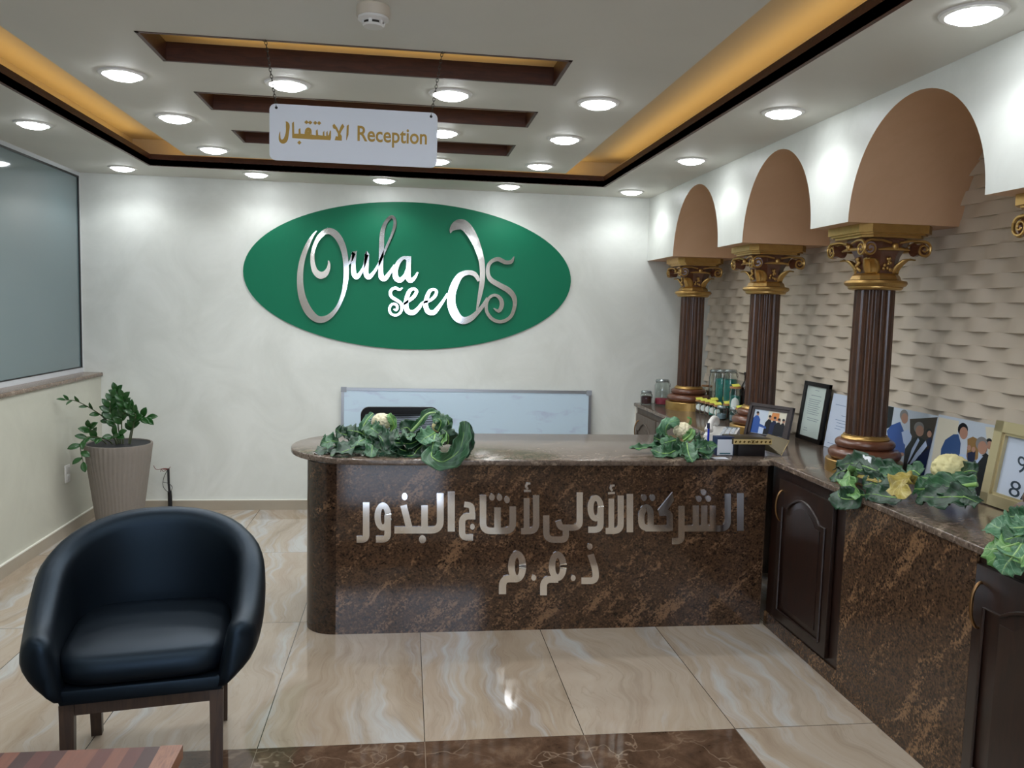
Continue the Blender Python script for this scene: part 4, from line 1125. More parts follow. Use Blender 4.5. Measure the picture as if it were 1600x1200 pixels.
M_RIB = plain('leaf_midrib', '86ad5c', 0.4, var=0.12, vscale=20)
M_RIBP = plain('leaf_midrib_pale', 'a3c383', 0.4, var=0.12, vscale=20)
M_DRY = plain('dry_stalk', 'b09a63', 0.7, var=0.2, vscale=30)
M_CURD = plain('curd', 'd6cdae', 0.75, var=0.07, vscale=40)
M_CURDY = plain('curd_yellow', 'd8cf9a', 0.75, var=0.08, vscale=40)
def keep_above(p, m=0.003):
    """nothing sinks into a worktop"""
    q = Vector(p)
    if q.y > 0.970 and -0.08 < q.x < 2.362 and q.y < 1.83: q.z = max(q.z, ZD + m)
    elif q.x >= 2.360: q.z = max(q.z, ZCT + m)
    return q
def leaf(parent, spine, w, mat, rib=0.0035, ribmat=None, up=(0, -0.7, 0.7), seed=0, cup=0.42, ruf=0.28):
    r = random.Random(seed)
    up = Vector(up) + Vector((r.uniform(-.35, .35), r.uniform(-.25, .25), r.uniform(-.3, .3))); cup *= r.choice((1, 1, -0.7, 0.6))
    S = [Vector(p) for p in catmull([tuple(p) for p in spine], 6)]
    n = len(S); nv = 10; up = Vector(up)
    ph = [r.uniform(0, 6.28) for _ in range(6)]
    rows = []
    for i, p in enumerate(S):
        u = i / (n - 1)
        T = (S[min(i + 1, n - 1)] - S[max(i - 1, 0)]).normalized()
        sd = T.cross(up)
        if sd.length < 0.2: sd = T.cross(Vector((1, 0, 0.2)))
        sd.normalize(); nn = sd.cross(T).normalized()
        ww = w * (0.16 + 0.84 * math.sin(PI * min(1, 0.06 + 0.86 * u ** 0.85)) ** 0.8)
        if i == n - 1: ww *= 0.35
        row = []
        for j in range(nv + 1):
            v = -1 + 2 * j / nv; k = 0 if v < 0 else 3
            lob = 1 + 0.13 * math.sin(19 * u + ph[k]) * abs(v) + 0.10 * math.sin(43 * u + ph[k + 1])
            h = cup * ww * v * v + ruf * ww * abs(v) ** 1.5 * (math.sin(15 * u + ph[k]) + 0.7 * math.sin(31 * u + ph[k + 1] + 2 * v)) + 0.05 * ww * math.sin(25 * u + 9 * v + ph[k + 2])
            row.append(keep_above(p + sd * (ww * v * lob) + nn * h))
        rows.append(row)
    off = parent.location
    me = bpy.data.meshes.new('leaf')
    m1 = nv + 1
    fs = [(i * m1 + j, i * m1 + j + 1, (i + 1) * m1 + j + 1, (i + 1) * m1 + j) for i in range(n - 1) for j in range(nv)]
    me.from_pydata([q - off for row in rows for q in row], [], fs)
    uvl = me.uv_layers.new(name='UVMap')
    for lp in me.loops:
        vi = lp.vertex_index; uvl.data[lp.index].uv = ((vi // m1) / (n - 1), -1 + 2 * (vi % m1) / nv)
    me.polygons.foreach_set('use_smooth', [True] * len(me.polygons)); me.materials.append(mat)
    o = bpy.data.objects.new('leaf', me); COL.objects.link(o); o.parent = parent
    o.modifiers.new('thickness', 'SOLIDIFY').thickness = 0.0012
    if rib > 0:
        MB().tube([keep_above(p, 0.003 + rib) for p in S], [rib * (1.15 - 0.95 * i / (n - 1)) for i in range(n)], 7).build('midrib', ribmat or M_RIB, o, 80, True)
    return o
def curd(parent, c, R, mat, seed=1, squash=0.85):
    r = random.Random(seed)
    bm = bmesh.new(); bmesh.ops.create_icosphere(bm, subdivisions=5, radius=1)
    dirs = []
    for k in range(95):
        z = 1 - 2 * (k + 0.5) / 95; a = k * 2.399963 + r.uniform(-.2, .2); q = math.sqrt(1 - z * z)
        dirs.append(Vector((q * math.cos(a), q * math.sin(a), z)))
    for v in bm.verts:
        d = v.co.normalized(); b = max(d.dot(q) for q in dirs)
        b = max(0, (b - 0.955) / 0.045)
        k = 0.80 + 0.20 * math.sqrt(b) + 0.05 * noise.noise(d * 5) + 0.03 * noise.noise(d * 12) + 0.02 * noise.noise(d * 22)
        v.co = d * k * R; v.co.z *= squash
    return MB().bm(bm, 0, Matrix.Translation(c)).build('curd', mat, parent, 80, True)

def cauli(label, loc, frame, head, hr, hmat, leaves, ax='Y', seed=0):
    t = thing('cauliflower', label, 'cauliflower', loc, group='cauliflowers lying on the worktops')
    ox, oy, s = frame
    hc = at(ox + head[0] * s, oy + head[1] * s, ax, head[2])
    curd(t, hc, hr, hmat, seed)
    for i, (pts, w, mat, rib, rm, up) in enumerate(leaves):
        P = [keep_above(at(ox + p[0] * s, oy + p[1] * s, ax, p[2])) for p in pts]
        leaf(t, P, w, mat, rib, rm, up, seed * 31 + i)
    return t
UP1 = (0, -0.75, 0.66); UPT = (0, -0.3, 0.95); UPF = (0.1, -0.98, 0.15)
FA = (480, 630, 0.16875)
cauli('cauliflower with creamy curd on the left end of the desk, before the office chair', (0.40, 1.22, ZD), FA, (690, 170, 1.27), 0.052, M_CURD, [
    ([(570, 330, 1.24), (520, 240, 1.22), (555, 150, 1.22), (612, 92, 1.23)], 0.020, LF_BLUE, 0.007, M_RIBP, UP1),
    ([(770, 270, 1.25), (805, 205, 1.23), (775, 135, 1.23), (745, 105, 1.25)], 0.020, LF_LIGHT, 0.005, M_RIB, UP1),
    ([(480, 350, 1.22), (330, 385, 1.17), (180, 415, 1.13), (70, 445, 1.10)], 0.058, LF_DARK, 0.003, None, UPT),
    ([(470, 330, 1.24), (380, 300, 1.20), (305, 275, 1.18), (262, 240, 1.17)], 0.045, LF_DARK, 0.003, None, UP1),
    ([(560, 310, 1.20), (605, 345, 1.12), (600, 430, 1.05), (588, 512, 1.01)], 0.040, LF_MID, 0.003, None, UP1),
    ([(600, 280, 1.22), (560, 320, 1.15), (480, 360, 1.10), (435, 440, 1.07)], 0.048, LF_MID, 0.003, None, UP1),
    ([(690, 290, 1.20), (720, 330, 1.12), (780, 420, 1.07), (860, 495, 1.05)], 0.055, LF_DARK, 0.003, None, UPT),
    ([(560, 330, 1.16), (450, 400, 1.09), (330, 450, 1.06), (215, 485, 1.05)], 0.050, LF_DARK, 0.003, None, UPT),
    ([(640, 250, 1.20), (665, 300, 1.12), (700, 350, 1.08), (670, 440, 1.05)], 0.052, LF_DARK, 0.003, None, UP1),
    ([(545, 300, 1.24), (480, 270, 1.20), (420, 255, 1.19), (372, 250, 1.18)], 0.042, LF_DARK, 0.003, None, UP1),
    ([(600, 250, 1.22), (590, 230, 1.17), (620, 250, 1.14), (690, 300, 1.12)], 0.045, LF_MID, 0.003, None, UP1),
    ([(780, 250, 1.24), (770, 300, 1.15), (740, 360, 1.10), (760, 440, 1.06)], 0.050, LF_DARK, 0.003, None, UP1),
    ([(300, 360, 1.18), (230, 350, 1.15), (170, 365, 1.13), (130, 350, 1.12)], 0.040, LF_MID, 0.002, None, UP1),
], seed=1)
cauli('cauliflower half closed in its leaves on the desk, with one big leaf curling up', (0.70, 1.18, ZD), FA, (1215, 215, 1.24), 0.034, M_CURDY, [
    ([(970, 260, 1.23), (1040, 180, 1.21), (1110, 102, 1.20), (1185, 88, 1.21), (1235, 120, 1.22)], 0.022, LF_MID, 0.008, M_RIBP, UP1),
    ([(1280, 270, 1.22), (1312, 210, 1.20), (1290, 145, 1.20), (1225, 118, 1.22)], 0.022, LF_MID, 0.005, M_RIB, UP1),
    ([(1185, 400, 1.08), (1150, 490, 0.99), (1255, 540, 0.955), (1395, 450, 0.96), (1445, 310, 0.97), (1455, 165, 0.985)], 0.046, LF_MID, 0.003, None, UPF),
    ([(1440, 500, 1.02), (1480, 430, 1.00), (1505, 310, 0.995), (1470, 170, 1.0)], 0.026, LF_DARK, 0.0, None, UPF),
    ([(1245, 270, 1.15), (1260, 320, 1.10), (1222, 400, 1.05)], 0.022, LF_LIGHT, 0.006, M_RIB, UP1),
    ([(1100, 275, 1.20), (985, 300, 1.14), (900, 325, 1.10), (815, 335, 1.08)], 0.056, LF_MID, 0.003, None, UPT),
    ([(1050, 330, 1.16), (960, 375, 1.10), (885, 370, 1.08), (800, 365, 1.07)], 0.044, LF_DARK, 0.003, None, UP1),
    ([(1100, 360, 1.14), (1020, 430, 1.08), (980, 480, 1.05), (885, 500, 1.04)], 0.058, LF_DARK, 0.003, None, UPT),
    ([(1185, 270, 1.15), (1130, 305, 1.08), (1080, 330, 1.06), (1050, 370, 1.05)], 0.046, LF_BLUE, 0.003, None, UP1),
    ([(960, 260, 1.25), (925, 225, 1.25), (860, 240, 1.24)], 0.042, LF_DARK, 0.003, None, UP1),
    ([(1185, 290, 1.10), (1170, 350, 1.05), (1160, 410, 1.03), (1150, 470, 1.02)], 0.040, LF_MID, 0.003, None, UP1),
    ([(1210, 260, 1.19), (1240, 180, 1.18), (1210, 145, 1.18), (1160, 160, 1.18)], 0.036, LF_MID, 0.003, None, UP1),
    ([(1300, 380, 1.14), (1310, 320, 1.12), (1290, 270, 1.12), (1250, 240, 1.13)], 0.040, LF_DARK, 0.003, None, UP1),
    ([(960, 430, 1.12), (900, 440, 1.08), (830, 410, 1.08), (770, 400, 1.09)], 0.050, LF_DARK, 0.003, None, UPT),
], seed=2)
FC = (970, 640, 0.175)
cauli('cauliflower on the right part of the desk beside the blue pen', (2.0, 1.22, ZD), FC, (556, 188, 1.32), 0.054, M_CURD, [
    ([(470, 270, 1.33), (400, 210, 1.30), (430, 120, 1.29), (525, 92, 1.31)], 0.044, LF_BLUE, 0.003, None, UP1),
    ([(560, 275, 1.27), (620, 225, 1.26), (640, 170, 1.28)], 0.024, LF_LIGHT, 0.006, M_RIB, UP1),
    ([(450, 310, 1.25), (300, 335, 1.20), (180, 345, 1.17), (80, 348, 1.15)], 0.030, LF_MID, 0.003, None, UPT),
    ([(510, 350, 1.14), (430, 390, 1.08), (350, 385, 1.08), (275, 355, 1.11)], 0.046, LF_MID, 0.003, None, UP1),
    ([(560, 310, 1.20), (610, 345, 1.10), (710, 350, 1.06), (850, 310, 1.08)], 0.046, LF_MID, 0.003, None, UP1),
    ([(590, 300, 1.12), (600, 370, 1.05), (620, 430, 1.0), (640, 470, 0.965)], 0.044, LF_MID, 0.003, None, UP1),
    ([(660, 370, 1.10), (740, 400, 1.05), (790, 450, 1.0)], 0.046, LF_DARK, 0.003, None, UP1),
    ([(420, 285, 1.25), (345, 270, 1.24), (292, 245, 1.24)], 0.034, LF_DARK, 0.003, None, UP1),
    ([(500, 270, 1.22), (440, 285, 1.18), (360, 305, 1.16)], 0.044, LF_MID, 0.003, None, UP1),
    ([(560, 290, 1.22), (540, 340, 1.14), (520, 390, 1.10), (560, 430, 1.06)], 0.048, LF_DARK, 0.003, None, UP1),
    ([(605, 140, 1.31), (622, 95, 1.30), (592, 66, 1.30)], 0.010, LF_LIGHT, 0.003, M_RIB, UP1),
    ([(640, 250, 1.30), (680, 275, 1.29), (730, 310, 1.27)], 0.040, LF_DARK, 0.003, None, UP1),
], seed=3)
FD = (1290, 690, 0.19375)
UX = (-0.75, -0.25, 0.6); UXT = (-0.3, -0.2, 0.93); UXF = (-0.95, -0.2, 0.2)
cauli('cauliflower with long leaves along the granite counter before the photo prints', (2.52, 0.25, ZCT), FD, (1010, 225, 2.62), 0.072, M_CURDY, [
    ([(1225, 345, 2.55), (1000, 372, 2.50), (800, 384, 2.46), (715, 380, 2.44)], 0.050, LF_MID, 0.008, M_RIB, UX),
    ([(1215, 290, 2.59), (1080, 300, 2.56), (900, 305, 2.53), (740, 285, 2.51)], 0.045, LF_MID, 0.007, M_RIB, UX),
    ([(710, 310, 2.46), (640, 300, 2.42), (605, 380, 2.39), (650, 455, 2.37)], 0.046, LF_YEL, 0.002, M_DRY, UX),
    ([(270, 275, 2.45), (200, 265, 2.41), (200, 350, 2.37), (280, 435, 2.345)], 0.044, LF_LIGHT, 0.003, M_RIBP, UXF),
    ([(320, 430, 2.38), (210, 465, 2.35), (120, 450, 2.34), (95, 395, 2.345)], 0.048, LF_DARK, 0.003, None, UXF),
    ([(620, 455, 2.42), (500, 445, 2.40), (400, 425, 2.385), (320, 425, 2.375)], 0.042, LF_DARK, 0.003, None, UX),
    ([(1210, 460, 2.50), (1050, 445, 2.46), (880, 450, 2.44), (740, 440, 2.42)], 0.050, LF_DARK, 0.003, None, UX),
    ([(1090, 430, 2.48), (1170, 465, 2.47), (1235, 495, 2.46)], 0.030, LF_DARK, 0.002, None, UXT),
    ([(480, 270, 2.50), (330, 205, 2.48), (200, 175, 2.47), (85, 205, 2.46)], 0.052, LF_DARK, 0.003, None, UX),
    ([(300, 230, 2.46), (180, 230, 2.44), (95, 260, 2.42), (75, 335, 2.40)], 0.046, LF_DARK, 0.003, None, UX),
    ([(620, 270, 2.52), (480, 235, 2.50), (350, 200, 2.50), (220, 160, 2.49)], 0.045, LF_DARK, 0.003, None, UX),
    ([(760, 270, 2.55), (710, 235, 2.54), (650, 245, 2.53)], 0.040, LF_MID, 0.003, None, UX),
    ([(470, 330, 2.44), (380, 335, 2.42), (300, 355, 2.40)], 0.045, LF_DARK, 0.003, None, UX),
    ([(450, 325, 2.43), (350, 300, 2.42), (255, 275, 2.42)], 0.010, LF_YEL, 0.004, M_DRY, UX),
    ([(1080, 260, 2.61), (1170, 235, 2.60), (1225, 245, 2.61)], 0.036, LF_DARK, 0.003, None, UX),
    ([(570, 420, 2.42), (450, 365, 2.42), (340, 320, 2.42)], 0.050, LF_DARK, 0.003, None, UX),
    ([(640, 330, 2.48), (540, 290, 2.47), (430, 260, 2.47)], 0.048, LF_MID, 0.003, None, UX),
], ax='X', seed=4)
cauli('pale green cauliflower leaves hanging over the counter edge at the right frame edge', (2.44, -0.55, ZCT), FD, (1800, 660, 2.45), 0.050, M_CURD, [
    ([(1650, 690, 2.46), (1530, 695, 2.42), (1410, 700, 2.39), (1325, 655, 2.39)], 0.055, LF_BLUE, 0.003, M_RIBP, UX),
    ([(1610, 800, 2.42), (1480, 840, 2.36), (1350, 868, 2.335), (1280, 860, 2.33)], 0.055, LF_LIGHT, 0.003, M_RIBP, UX),
    ([(1580, 830, 2.37), (1520, 915, 2.33), (1450, 1000, 2.32), (1420, 1070, 2.32)], 0.050, LF_BLUE, 0.003, M_RIBP, UXF),
    ([(1650, 880, 2.38), (1590, 930, 2.335), (1575, 985, 2.33)], 0.046, LF_LIGHT, 0.003, M_RIBP, UXF),
    ([(1640, 640, 2.47), (1545, 612, 2.46), (1465, 600, 2.45)], 0.034, LF_MID, 0.003, None, UX),
    ([(1640, 720, 2.44), (1560, 760, 2.40), (1450, 790, 2.37), (1400, 800, 2.36)], 0.050, LF_MID, 0.003, None, UX),
], ax='X', seed=5)
pp = thing('paper_scrap', 'crumpled white paper scrap among leaves by the near column base', 'paper', (2.50, 0.50, ZCT))
_a = at(1349, 718, 'X', 2.49)
_m = MB(); rng = random.Random(3)
_m.grid([[Vector((2.49 + 0.01 * rng.random(), _a.y + 0.045 - 0.09 * i / 5, ZCT + 0.004 + (_a.z + 0.01 - ZCT) * j / 4 + 0.006 * rng.random())) for j in range(5)] for i in range(6)])
_o = _m.build('sheet', plain('paper_white', 'dfe2e6', 0.7), pp, 60, True); _o.modifiers.new('thickness', 'SOLIDIFY').thickness = 0.0008

# ------------------------------------------------------------------ things on the right part of the desk
ph = thing('telephone', 'white desk telephone with handset on the desk beside the counter', 'telephone', (2.36, 1.665, ZD), rz=math.radians(-32))
_m = MB().prism([(-0.085, -0.10, 0), (-0.085, 0.10, 0), (-0.085, 0.10, 0.062), (-0.085, 0.02, 0.052), (-0.085, -0.10, 0.028)], (0.175, 0, 0))
_m.build('body', M_WHITEP, ph, 30)
MB().obox((0.045, 0.072, 0.061), (0.034, 0, 0), (0, 0.016, 0.0018), (0, 0, 0.002)).build('display', plain('lcd_grey', '6e7a80', 0.2), ph, 0)
_m = MB()
for i in range(3):
    for j in range(5):
        y = -0.075 + j * 0.027; _m.obox((0.015 + i * 0.026, y, 0.034 + (y + 0.1) * 0.2), (0.009, 0, 0), (0, 0.008, 0.0016), (0, 0, 0.003))
_m.build('keypad', plain('key_grey', 'b9bec4', 0.5), ph, 0)
MB().tube(catmull([(-0.055, -0.105, 0.055), (-0.055, -0.085, 0.082), (-0.055, -0.03, 0.105), (-0.055, 0.04, 0.110), (-0.055, 0.09, 0.095), (-0.055, 0.11, 0.075)], 6), [0.024, 0.026, 0.026, 0.025, 0.022, 0.020, 0.019, 0.018, 0.0175, 0.017, 0.017, 0.017, 0.017, 0.017, 0.0175, 0.018, 0.019, 0.020, 0.021, 0.022, 0.023, 0.024, 0.025, 0.026, 0.026, 0.025, 0.024, 0.024, 0.023, 0.022, 0.021][:31], 12).build('handset', M_WHITEP, ph, 60)
MB().box((0.06, -0.102, 0.02), (0.066, -0.099, 0.05)).build('red_marker', plain('red_mark', 'b0473a', 0.5), ph, 0)
# pen in a clear stand
_b = at(1106, 697, 'Y', 1.24); _tp = at(1105, 661, 'Y', 1.235)
ps = thing('pen_stand', 'small clear acrylic pen stand behind the white card holder', 'pen stand', (_b.x, 1.24, ZD))
MB().lathe([(0.0, 0.0), (0.026, 0.0), (0.026, 0.05), (0.022, 0.05), (0.022, 0.006), (0.0, 0.006)], 24).build('cup', M_GLASS, ps, 40)
pn = thing('pen', 'blue ballpoint pen standing upright in the clear stand', 'pen', (_b.x, 1.24, ZD + 0.008))
hp = max(0.13, _tp.z - ZD - 0.008)
M_BLUE = plain('pen_blue', '1a2fb0', 0.3)
MB().tube([(0, 0, 0.012), (0, 0, hp * 0.78)], 0.0058, 10).build('barrel', M_BLUE, pn, 50)
MB().tube([(0, 0, 0.0), (0, 0, 0.012)], [0.001, 0.004], 8).build('tip', M_WHITEP, pn, 50)
MB().tube([(0, 0, hp * 0.78), (0, 0, hp - 0.004), (0, 0, hp)], [0.0062, 0.0062, 0.004], 10).build('cap', plain('pen_navy', '10183f', 0.3), pn, 50)
MB().box((-0.010, -0.0015, hp * 0.80), (-0.0065, 0.0015, hp)).build('clip', plain('pen_navy', '10183f', 0.3), pn, 0)
# card holder
_l = at(1121, 713, 'Y', 1.10); _r = at(1145, 713, 'Y', 1.10); _tz = at(1133, 687, 'Y', 1.10).z
chd = thing('card_holder', 'small dark blue card holder with a white card in front', 'card holder', ((_l.x + _r.x) / 2, 1.12, ZD))
hw = (_r.x - _l.x) / 2; hh = _tz - ZD
MB().box((-hw - 0.004, -0.012, 0), (hw + 0.008, 0.05, hh + 0.012), bev=0.002).build('box', plain('navy_card', '1b2c4c', 0.4), chd, 30)
MB().box((-hw, -0.0155, 0.004), (hw, -0.0125, hh)).build('card', plain('card_white', 'd8dee8', 0.5), chd, 0)
MB().box((-hw * 0.7, -0.0165, 0.010), (hw * 0.7, -0.0155, 0.016)).build('printed_band', plain('band_teal', '3c6a78', 0.5), chd, 0)
cd = thing('business_card', 'white card lying flat at the desk edge under the leaf', 'card', (2.095, 1.035, ZD))
MB().box((-0.03, -0.022, 0.0005), (0.045, 0.022, 0.0015)).build('card', plain('card_white', 'd8dee8', 0.5), cd, 0)
# black gift box with gilded lid
_l = at(1153, 713, 'Y', 1.10); _r = at(1195, 713, 'Y', 1.10); _t1 = at(1175, 694, 'Y', 1.10).z
bx = thing('gift_box', 'black box with an ornate gold edged lid on the desk', 'box', ((_l.x + _r.x) / 2, 1.16, ZD))
hw = (_r.x - _l.x) / 2; h1 = _t1 - ZD
MB().box((-hw, -0.06, 0), (hw, 0.06, h1), bev=0.002).build('body', plain('box_black', '1d1a1d', 0.45), bx, 30)
_ll = at(1146, 690, 'Y', 1.085); _rr = at(1206, 690, 'Y', 1.085)
a, b = _ll.x - bx.location.x, _rr.x - bx.location.x
MB().box((a, -0.075, h1), (b, 0.085, h1 + 0.030), bev=0.002).build('lid', plain('lid_bronze', '4a4230', 0.35, 0.6), bx, 30)
gp = MB().box((a + 0.001, -0.078, h1 + 0.002), (b - 0.001, -0.0745, h1 + 0.028)).build('gold_strip', plain('gilt_strip', 'e0ca90', 0.4, 0.4), bx, 0)
_m = MB()
for k in range(9):
    u = a + (b - a) * (k + 0.5) / 9; _m.obox((u, -0.0785, h1 + 0.015), (0.004, 0, 0.004), (0, 0.001, 0), (-0.003, 0, 0.003))
_m.tube([((a + b) / 2 + 0.016 * math.cos(q * PI / 8), -0.0787, h1 + 0.015 + 0.007 * math.sin(q * PI / 8)) for q in range(17)], 0.0012, 5)
_m.build('engraving', plain('engraving_dark', '6b5527', 0.4, 1.0), bx, 0)
lc = thing('leaning_plaque', 'thin gold edged plaque leaning against the black gift box', 'plaque', (2.462, 1.16, ZCT + 0.002))
p0, p1, p2 = Vector((0.0, -0.06, 0.002)), Vector((0.055, -0.03, 0.075)), Vector((-0.012, 0.085, 0.092))
p3 = p0 + p2 - p1; nn = (p1 - p0).cross(p2 - p0).normalized() * 0.003
MB().prism([p0, p1, p2, p3], nn).build('plate', plain('lid_bronze', '4a4230', 0.35, 0.6), lc, 0)
MB().tube([p0, p1, p2], 0.0025, 6).build('gold_edge', M_GOLDL, lc, 40)

# ------------------------------------------------------------------ pictures
def quad_print(m, frame, pts, atf, lift, mi, nrm):
    ox, oy, s = frame
    P = [atf(ox + p[0] * s, oy + p[1] * s) + nrm * lift for p in pts]
    m.add(P, [tuple(range(len(P)))], mi)
def ell(cx0, cy0, rx, ry, n=16): return [(cx0 + rx * math.cos(2 * PI * k / n), cy0 + ry * math.sin(2 * PI * k / n)) for k in range(n)]
PM = [plain('print_' + n, c, 0.3) for n, c in (('sky', 'b9c3cf'), ('dark', '10131a'), ('blue', '2c4f93'), ('skin', 'a87f6c'), ('grey', '7d7b7b'), ('navy', '15203f'), ('tan', '8a6a3f'), ('pale', 'aebfdc'), ('brown', '3a2f28'), ('orange', 'c9824a'), ('cream', 'cfc9b6'), ('bluesuit', '33507e'))]
SKY, DRK, BLU, SKN, GRY, NVY, TAN, PAL, BRN, ORA, CRM, BST = range(12)
def person_head(o, x, y, rx, ry, hair):
    o.append((ell(x, y - ry * 0.35, rx * 1.02, ry * 0.85), hair)); o.append((ell(x + rx * 0.15, y + ry * 0.12, rx * 0.82, ry * 0.80), SKN))
# boards leaning on the tiles: bottom edge at x0, top edge at x1
def lean(name, label, cat, y_a, y_b, x0, x1, ztop, th, group=None):
    t = thing(name, label, cat, (x0, (y_a + y_b) / 2, ZCT), group=group)
    v = Vector((x1 - x0, 0, ztop - ZCT)); n = Vector((-v.z, 0, v.x)).normalized()
    o = Vector((x0, y_a, ZCT)); u = Vector((0, y_b - y_a, 0))
    return t, o, u, v, n
def panel(m, o, u, v, n, a, b, c, d, d0, d1, mi=0):
    P = lambda s, t, k: o + u * s + v * t + n * k
    return m.add([P(a, c, d0), P(b, c, d0), P(b, d, d0), P(a, d, d0), P(a, c, d1), P(b, c, d1), P(b, d, d1), P(a, d, d1)], [(3, 2, 1, 0), (4, 5, 6, 7), (0, 1, 5, 4), (1, 2, 6, 5), (2, 3, 7, 6), (3, 0, 4, 7)], mi)
def text_lines(m, o, u, v, n, rows, d):
    for a, b, t in rows: panel(m, o, u, v, n, a, b, t, t + 0.008, d, d + 0.0004)
M_INK = plain('ink_grey', '76808a', 0.6); M_PAPER = plain('certificate_paper', 'c9d6cf', 0.25); M_PAPERB = plain('certificate_paper_blue', 'cbd6e8', 0.25)
ya, yb = at(1247, 683, 'X', 2.885).y, at(1285, 694, 'X', 2.885).y; zt = at(1290, 600, 'X', 2.925).z
t, o, u, v, n = lean('framed_certificate', 'black framed certificate leaning on the tiles, left of the near column', 'certificate', ya, yb, 2.880, 2.922, zt, 0.02)
bw = 0.10
_m = MB()
for a, b, c, d in ((0, 1, 0, bw * .7), (0, 1, 1 - bw * .7, 1), (0, bw, 0, 1), (1 - bw, 1, 0, 1)): panel(_m, o, u, v, n, a, b, c, d, -0.004, 0.014)
_m.build('frame', M_BLACK, t, 0, True)
panel(MB(), o, u, v, n, bw * .9, 1 - bw * .9, bw * .6, 1 - bw * .6, 0, 0.004).build('paper', M_PAPER, t, 0, True)
_m = MB(); text_lines(_m, o, u, v, n, [(0.42, 0.58, 0.86), (0.3, 0.7, 0.77)] + [(0.24, 0.72 - 0.04 * (k % 3), 0.70 - 0.035 * k) for k in range(8)] + [(0.28, 0.75, 0.38), (0.3, 0.7, 0.345), (0.22, 0.36, 0.2), (0.2, 0.38, 0.16)], 0.004)
_m.build('printed_text', M_INK, t, 0, True)
ya, yb = at(1286, 695, 'X', 2.88).y, at(1340, 712, 'X', 2.88).y; zt = at(1322, 618, 'X', 2.925).z
t, o, u, v, n = lean('certificate', 'pale blue certificate sheet partly behind the near column', 'certificate', ya - 0.005, yb, 2.884, 2.926, zt, 0.01)
panel(MB(), o, u, v, n, 0, 1, 0, 1, -0.003, 0.003).build('sheet', M_PAPERB, t, 0, True)
_m = MB(); text_lines(_m, o, u, v, n, [(0.12, 0.42, 0.80), (0.58, 0.88, 0.80), (0.35, 0.62, 0.62), (0.2, 0.8, 0.53), (0.25, 0.75, 0.48), (0.25, 0.5, 0.42), (0.22, 0.4, 0.37), (0.1, 0.55, 0.08)], 0.003)
_m.build('printed_text', plain('ink_blue', '54729c', 0.6), t, 0, True)
_m = MB(); panel(_m, o, u, v, n, 0.46, 0.54, 0.78, 0.83, 0.003, 0.0036); _m.build('crest', plain('crest_blue', '2f5fae', 0.5), t, 0, True)
FP = (1360, 580, 240 / 1108.0)
def print_board(label, xa, ytop_a, xb, ytop_b, shapes):
    ya, yb = at(xa, ytop_a, 'X', 2.926).y, at(xb, ytop_b, 'X', 2.926).y
    zt = (at(xa, ytop_a, 'X', 2.926).z + at(xb, ytop_b, 'X', 2.926).z) / 2
    t, o, u, v, n = lean('photo_print', label, 'photograph', ya, yb, 2.876, 2.926, zt, 0.006, 'photo prints leaning on the tiles')
    panel(MB(), o, u, v, n, 0, 1, 0, 1, -0.004, 0.0).build('backing_board', PM[SKY], t, 0, True)
    _m = MB()
    def clampf(x, y):
        p = atp(x, y, o, n); w = p - o
        s = min(0.995, max(0.005, w.dot(u) / u.dot(u))); q = min(0.995, max(0.004, w.dot(v) / v.dot(v)))
        return o + u * s + v * q
    for k, (pts, mi) in enumerate(shapes): quad_print(_m, FP, pts, clampf, 0.0003 + 0.00006 * k, mi, n)
    _m.build('printed_picture', PM, t, 0, True)
s1 = [([(285, 345), (500, 335), (470, 520), (440, 800), (280, 800)], BRN), ([(115, 245), (172, 255), (150, 400), (105, 420)], DRK), ([(200, 270), (300, 290), (285, 345), (270, 420), (200, 380)], SKY)]
h = []
person_head(h, 243, 335, 30, 48, GRY)
s1 += [([(120, 430), (150, 390), (215, 365), (245, 440), (255, 500), (245, 600), (215, 605), (160, 540), (130, 500)], BLU)] + h + [([(225, 440), (275, 420), (300, 470), (280, 560), (240, 520)], PAL)]
s1 += [([(250, 560), (300, 490), (345, 470), (400, 500), (408, 560), (430, 560), (420, 780), (240, 780), (235, 700)], DRK), ([(345, 480), (300, 560), (265, 670), (285, 640), (355, 500)], PAL), ([(400, 500), (410, 540), (330, 640), (270, 690), (330, 590)], PAL), ([(455, 530), (420, 560), (350, 610), (270, 720), (300, 790), (440, 790)], NVY)]
h = []; person_head(h, 352, 425, 36, 50, GRY); person_head(h, 424, 450, 20, 30, DRK); s1 += h
s1 += [([(405, 490), (440, 480), (460, 510), (445, 545), (410, 540)], NVY), (ell(228, 600, 16, 14), SKN)]
print_board('photo print of handshaking men, one in a blue shirt, beside the near column', 1383, 632, 1466, 651, s1)
s2 = [([(490, 330), (640, 360), (600, 640), (470, 760), (440, 640)], CRM), ([(700, 540), (700, 490), (740, 472), (785, 495), (775, 640), (690, 640)], TAN), ([(830, 400), (1010, 420), (960, 640), (850, 600)], CRM)]
h = []; person_head(h, 668, 440, 36, 56, DRK); s2 += [([(505, 650), (510, 560), (540, 495), (600, 455), (635, 455), (652, 520), (640, 660), (560, 800), (500, 780)], BST)] + h
s2 += [([(700, 590), (760, 570), (750, 680), (700, 700)], NVY), (ell(712, 552, 14, 20), SKN), (ell(745, 565, 14, 20), SKN), ([(640, 600), (690, 600), (710, 680), (650, 690)], PAL)]
h = []; person_head(h, 905, 598, 18, 28, BRN); person_head(h, 945, 600, 18, 25, TAN); person_head(h, 858, 530, 25, 38, DRK); person_head(h, 804, 545, 42, 60, GRY)
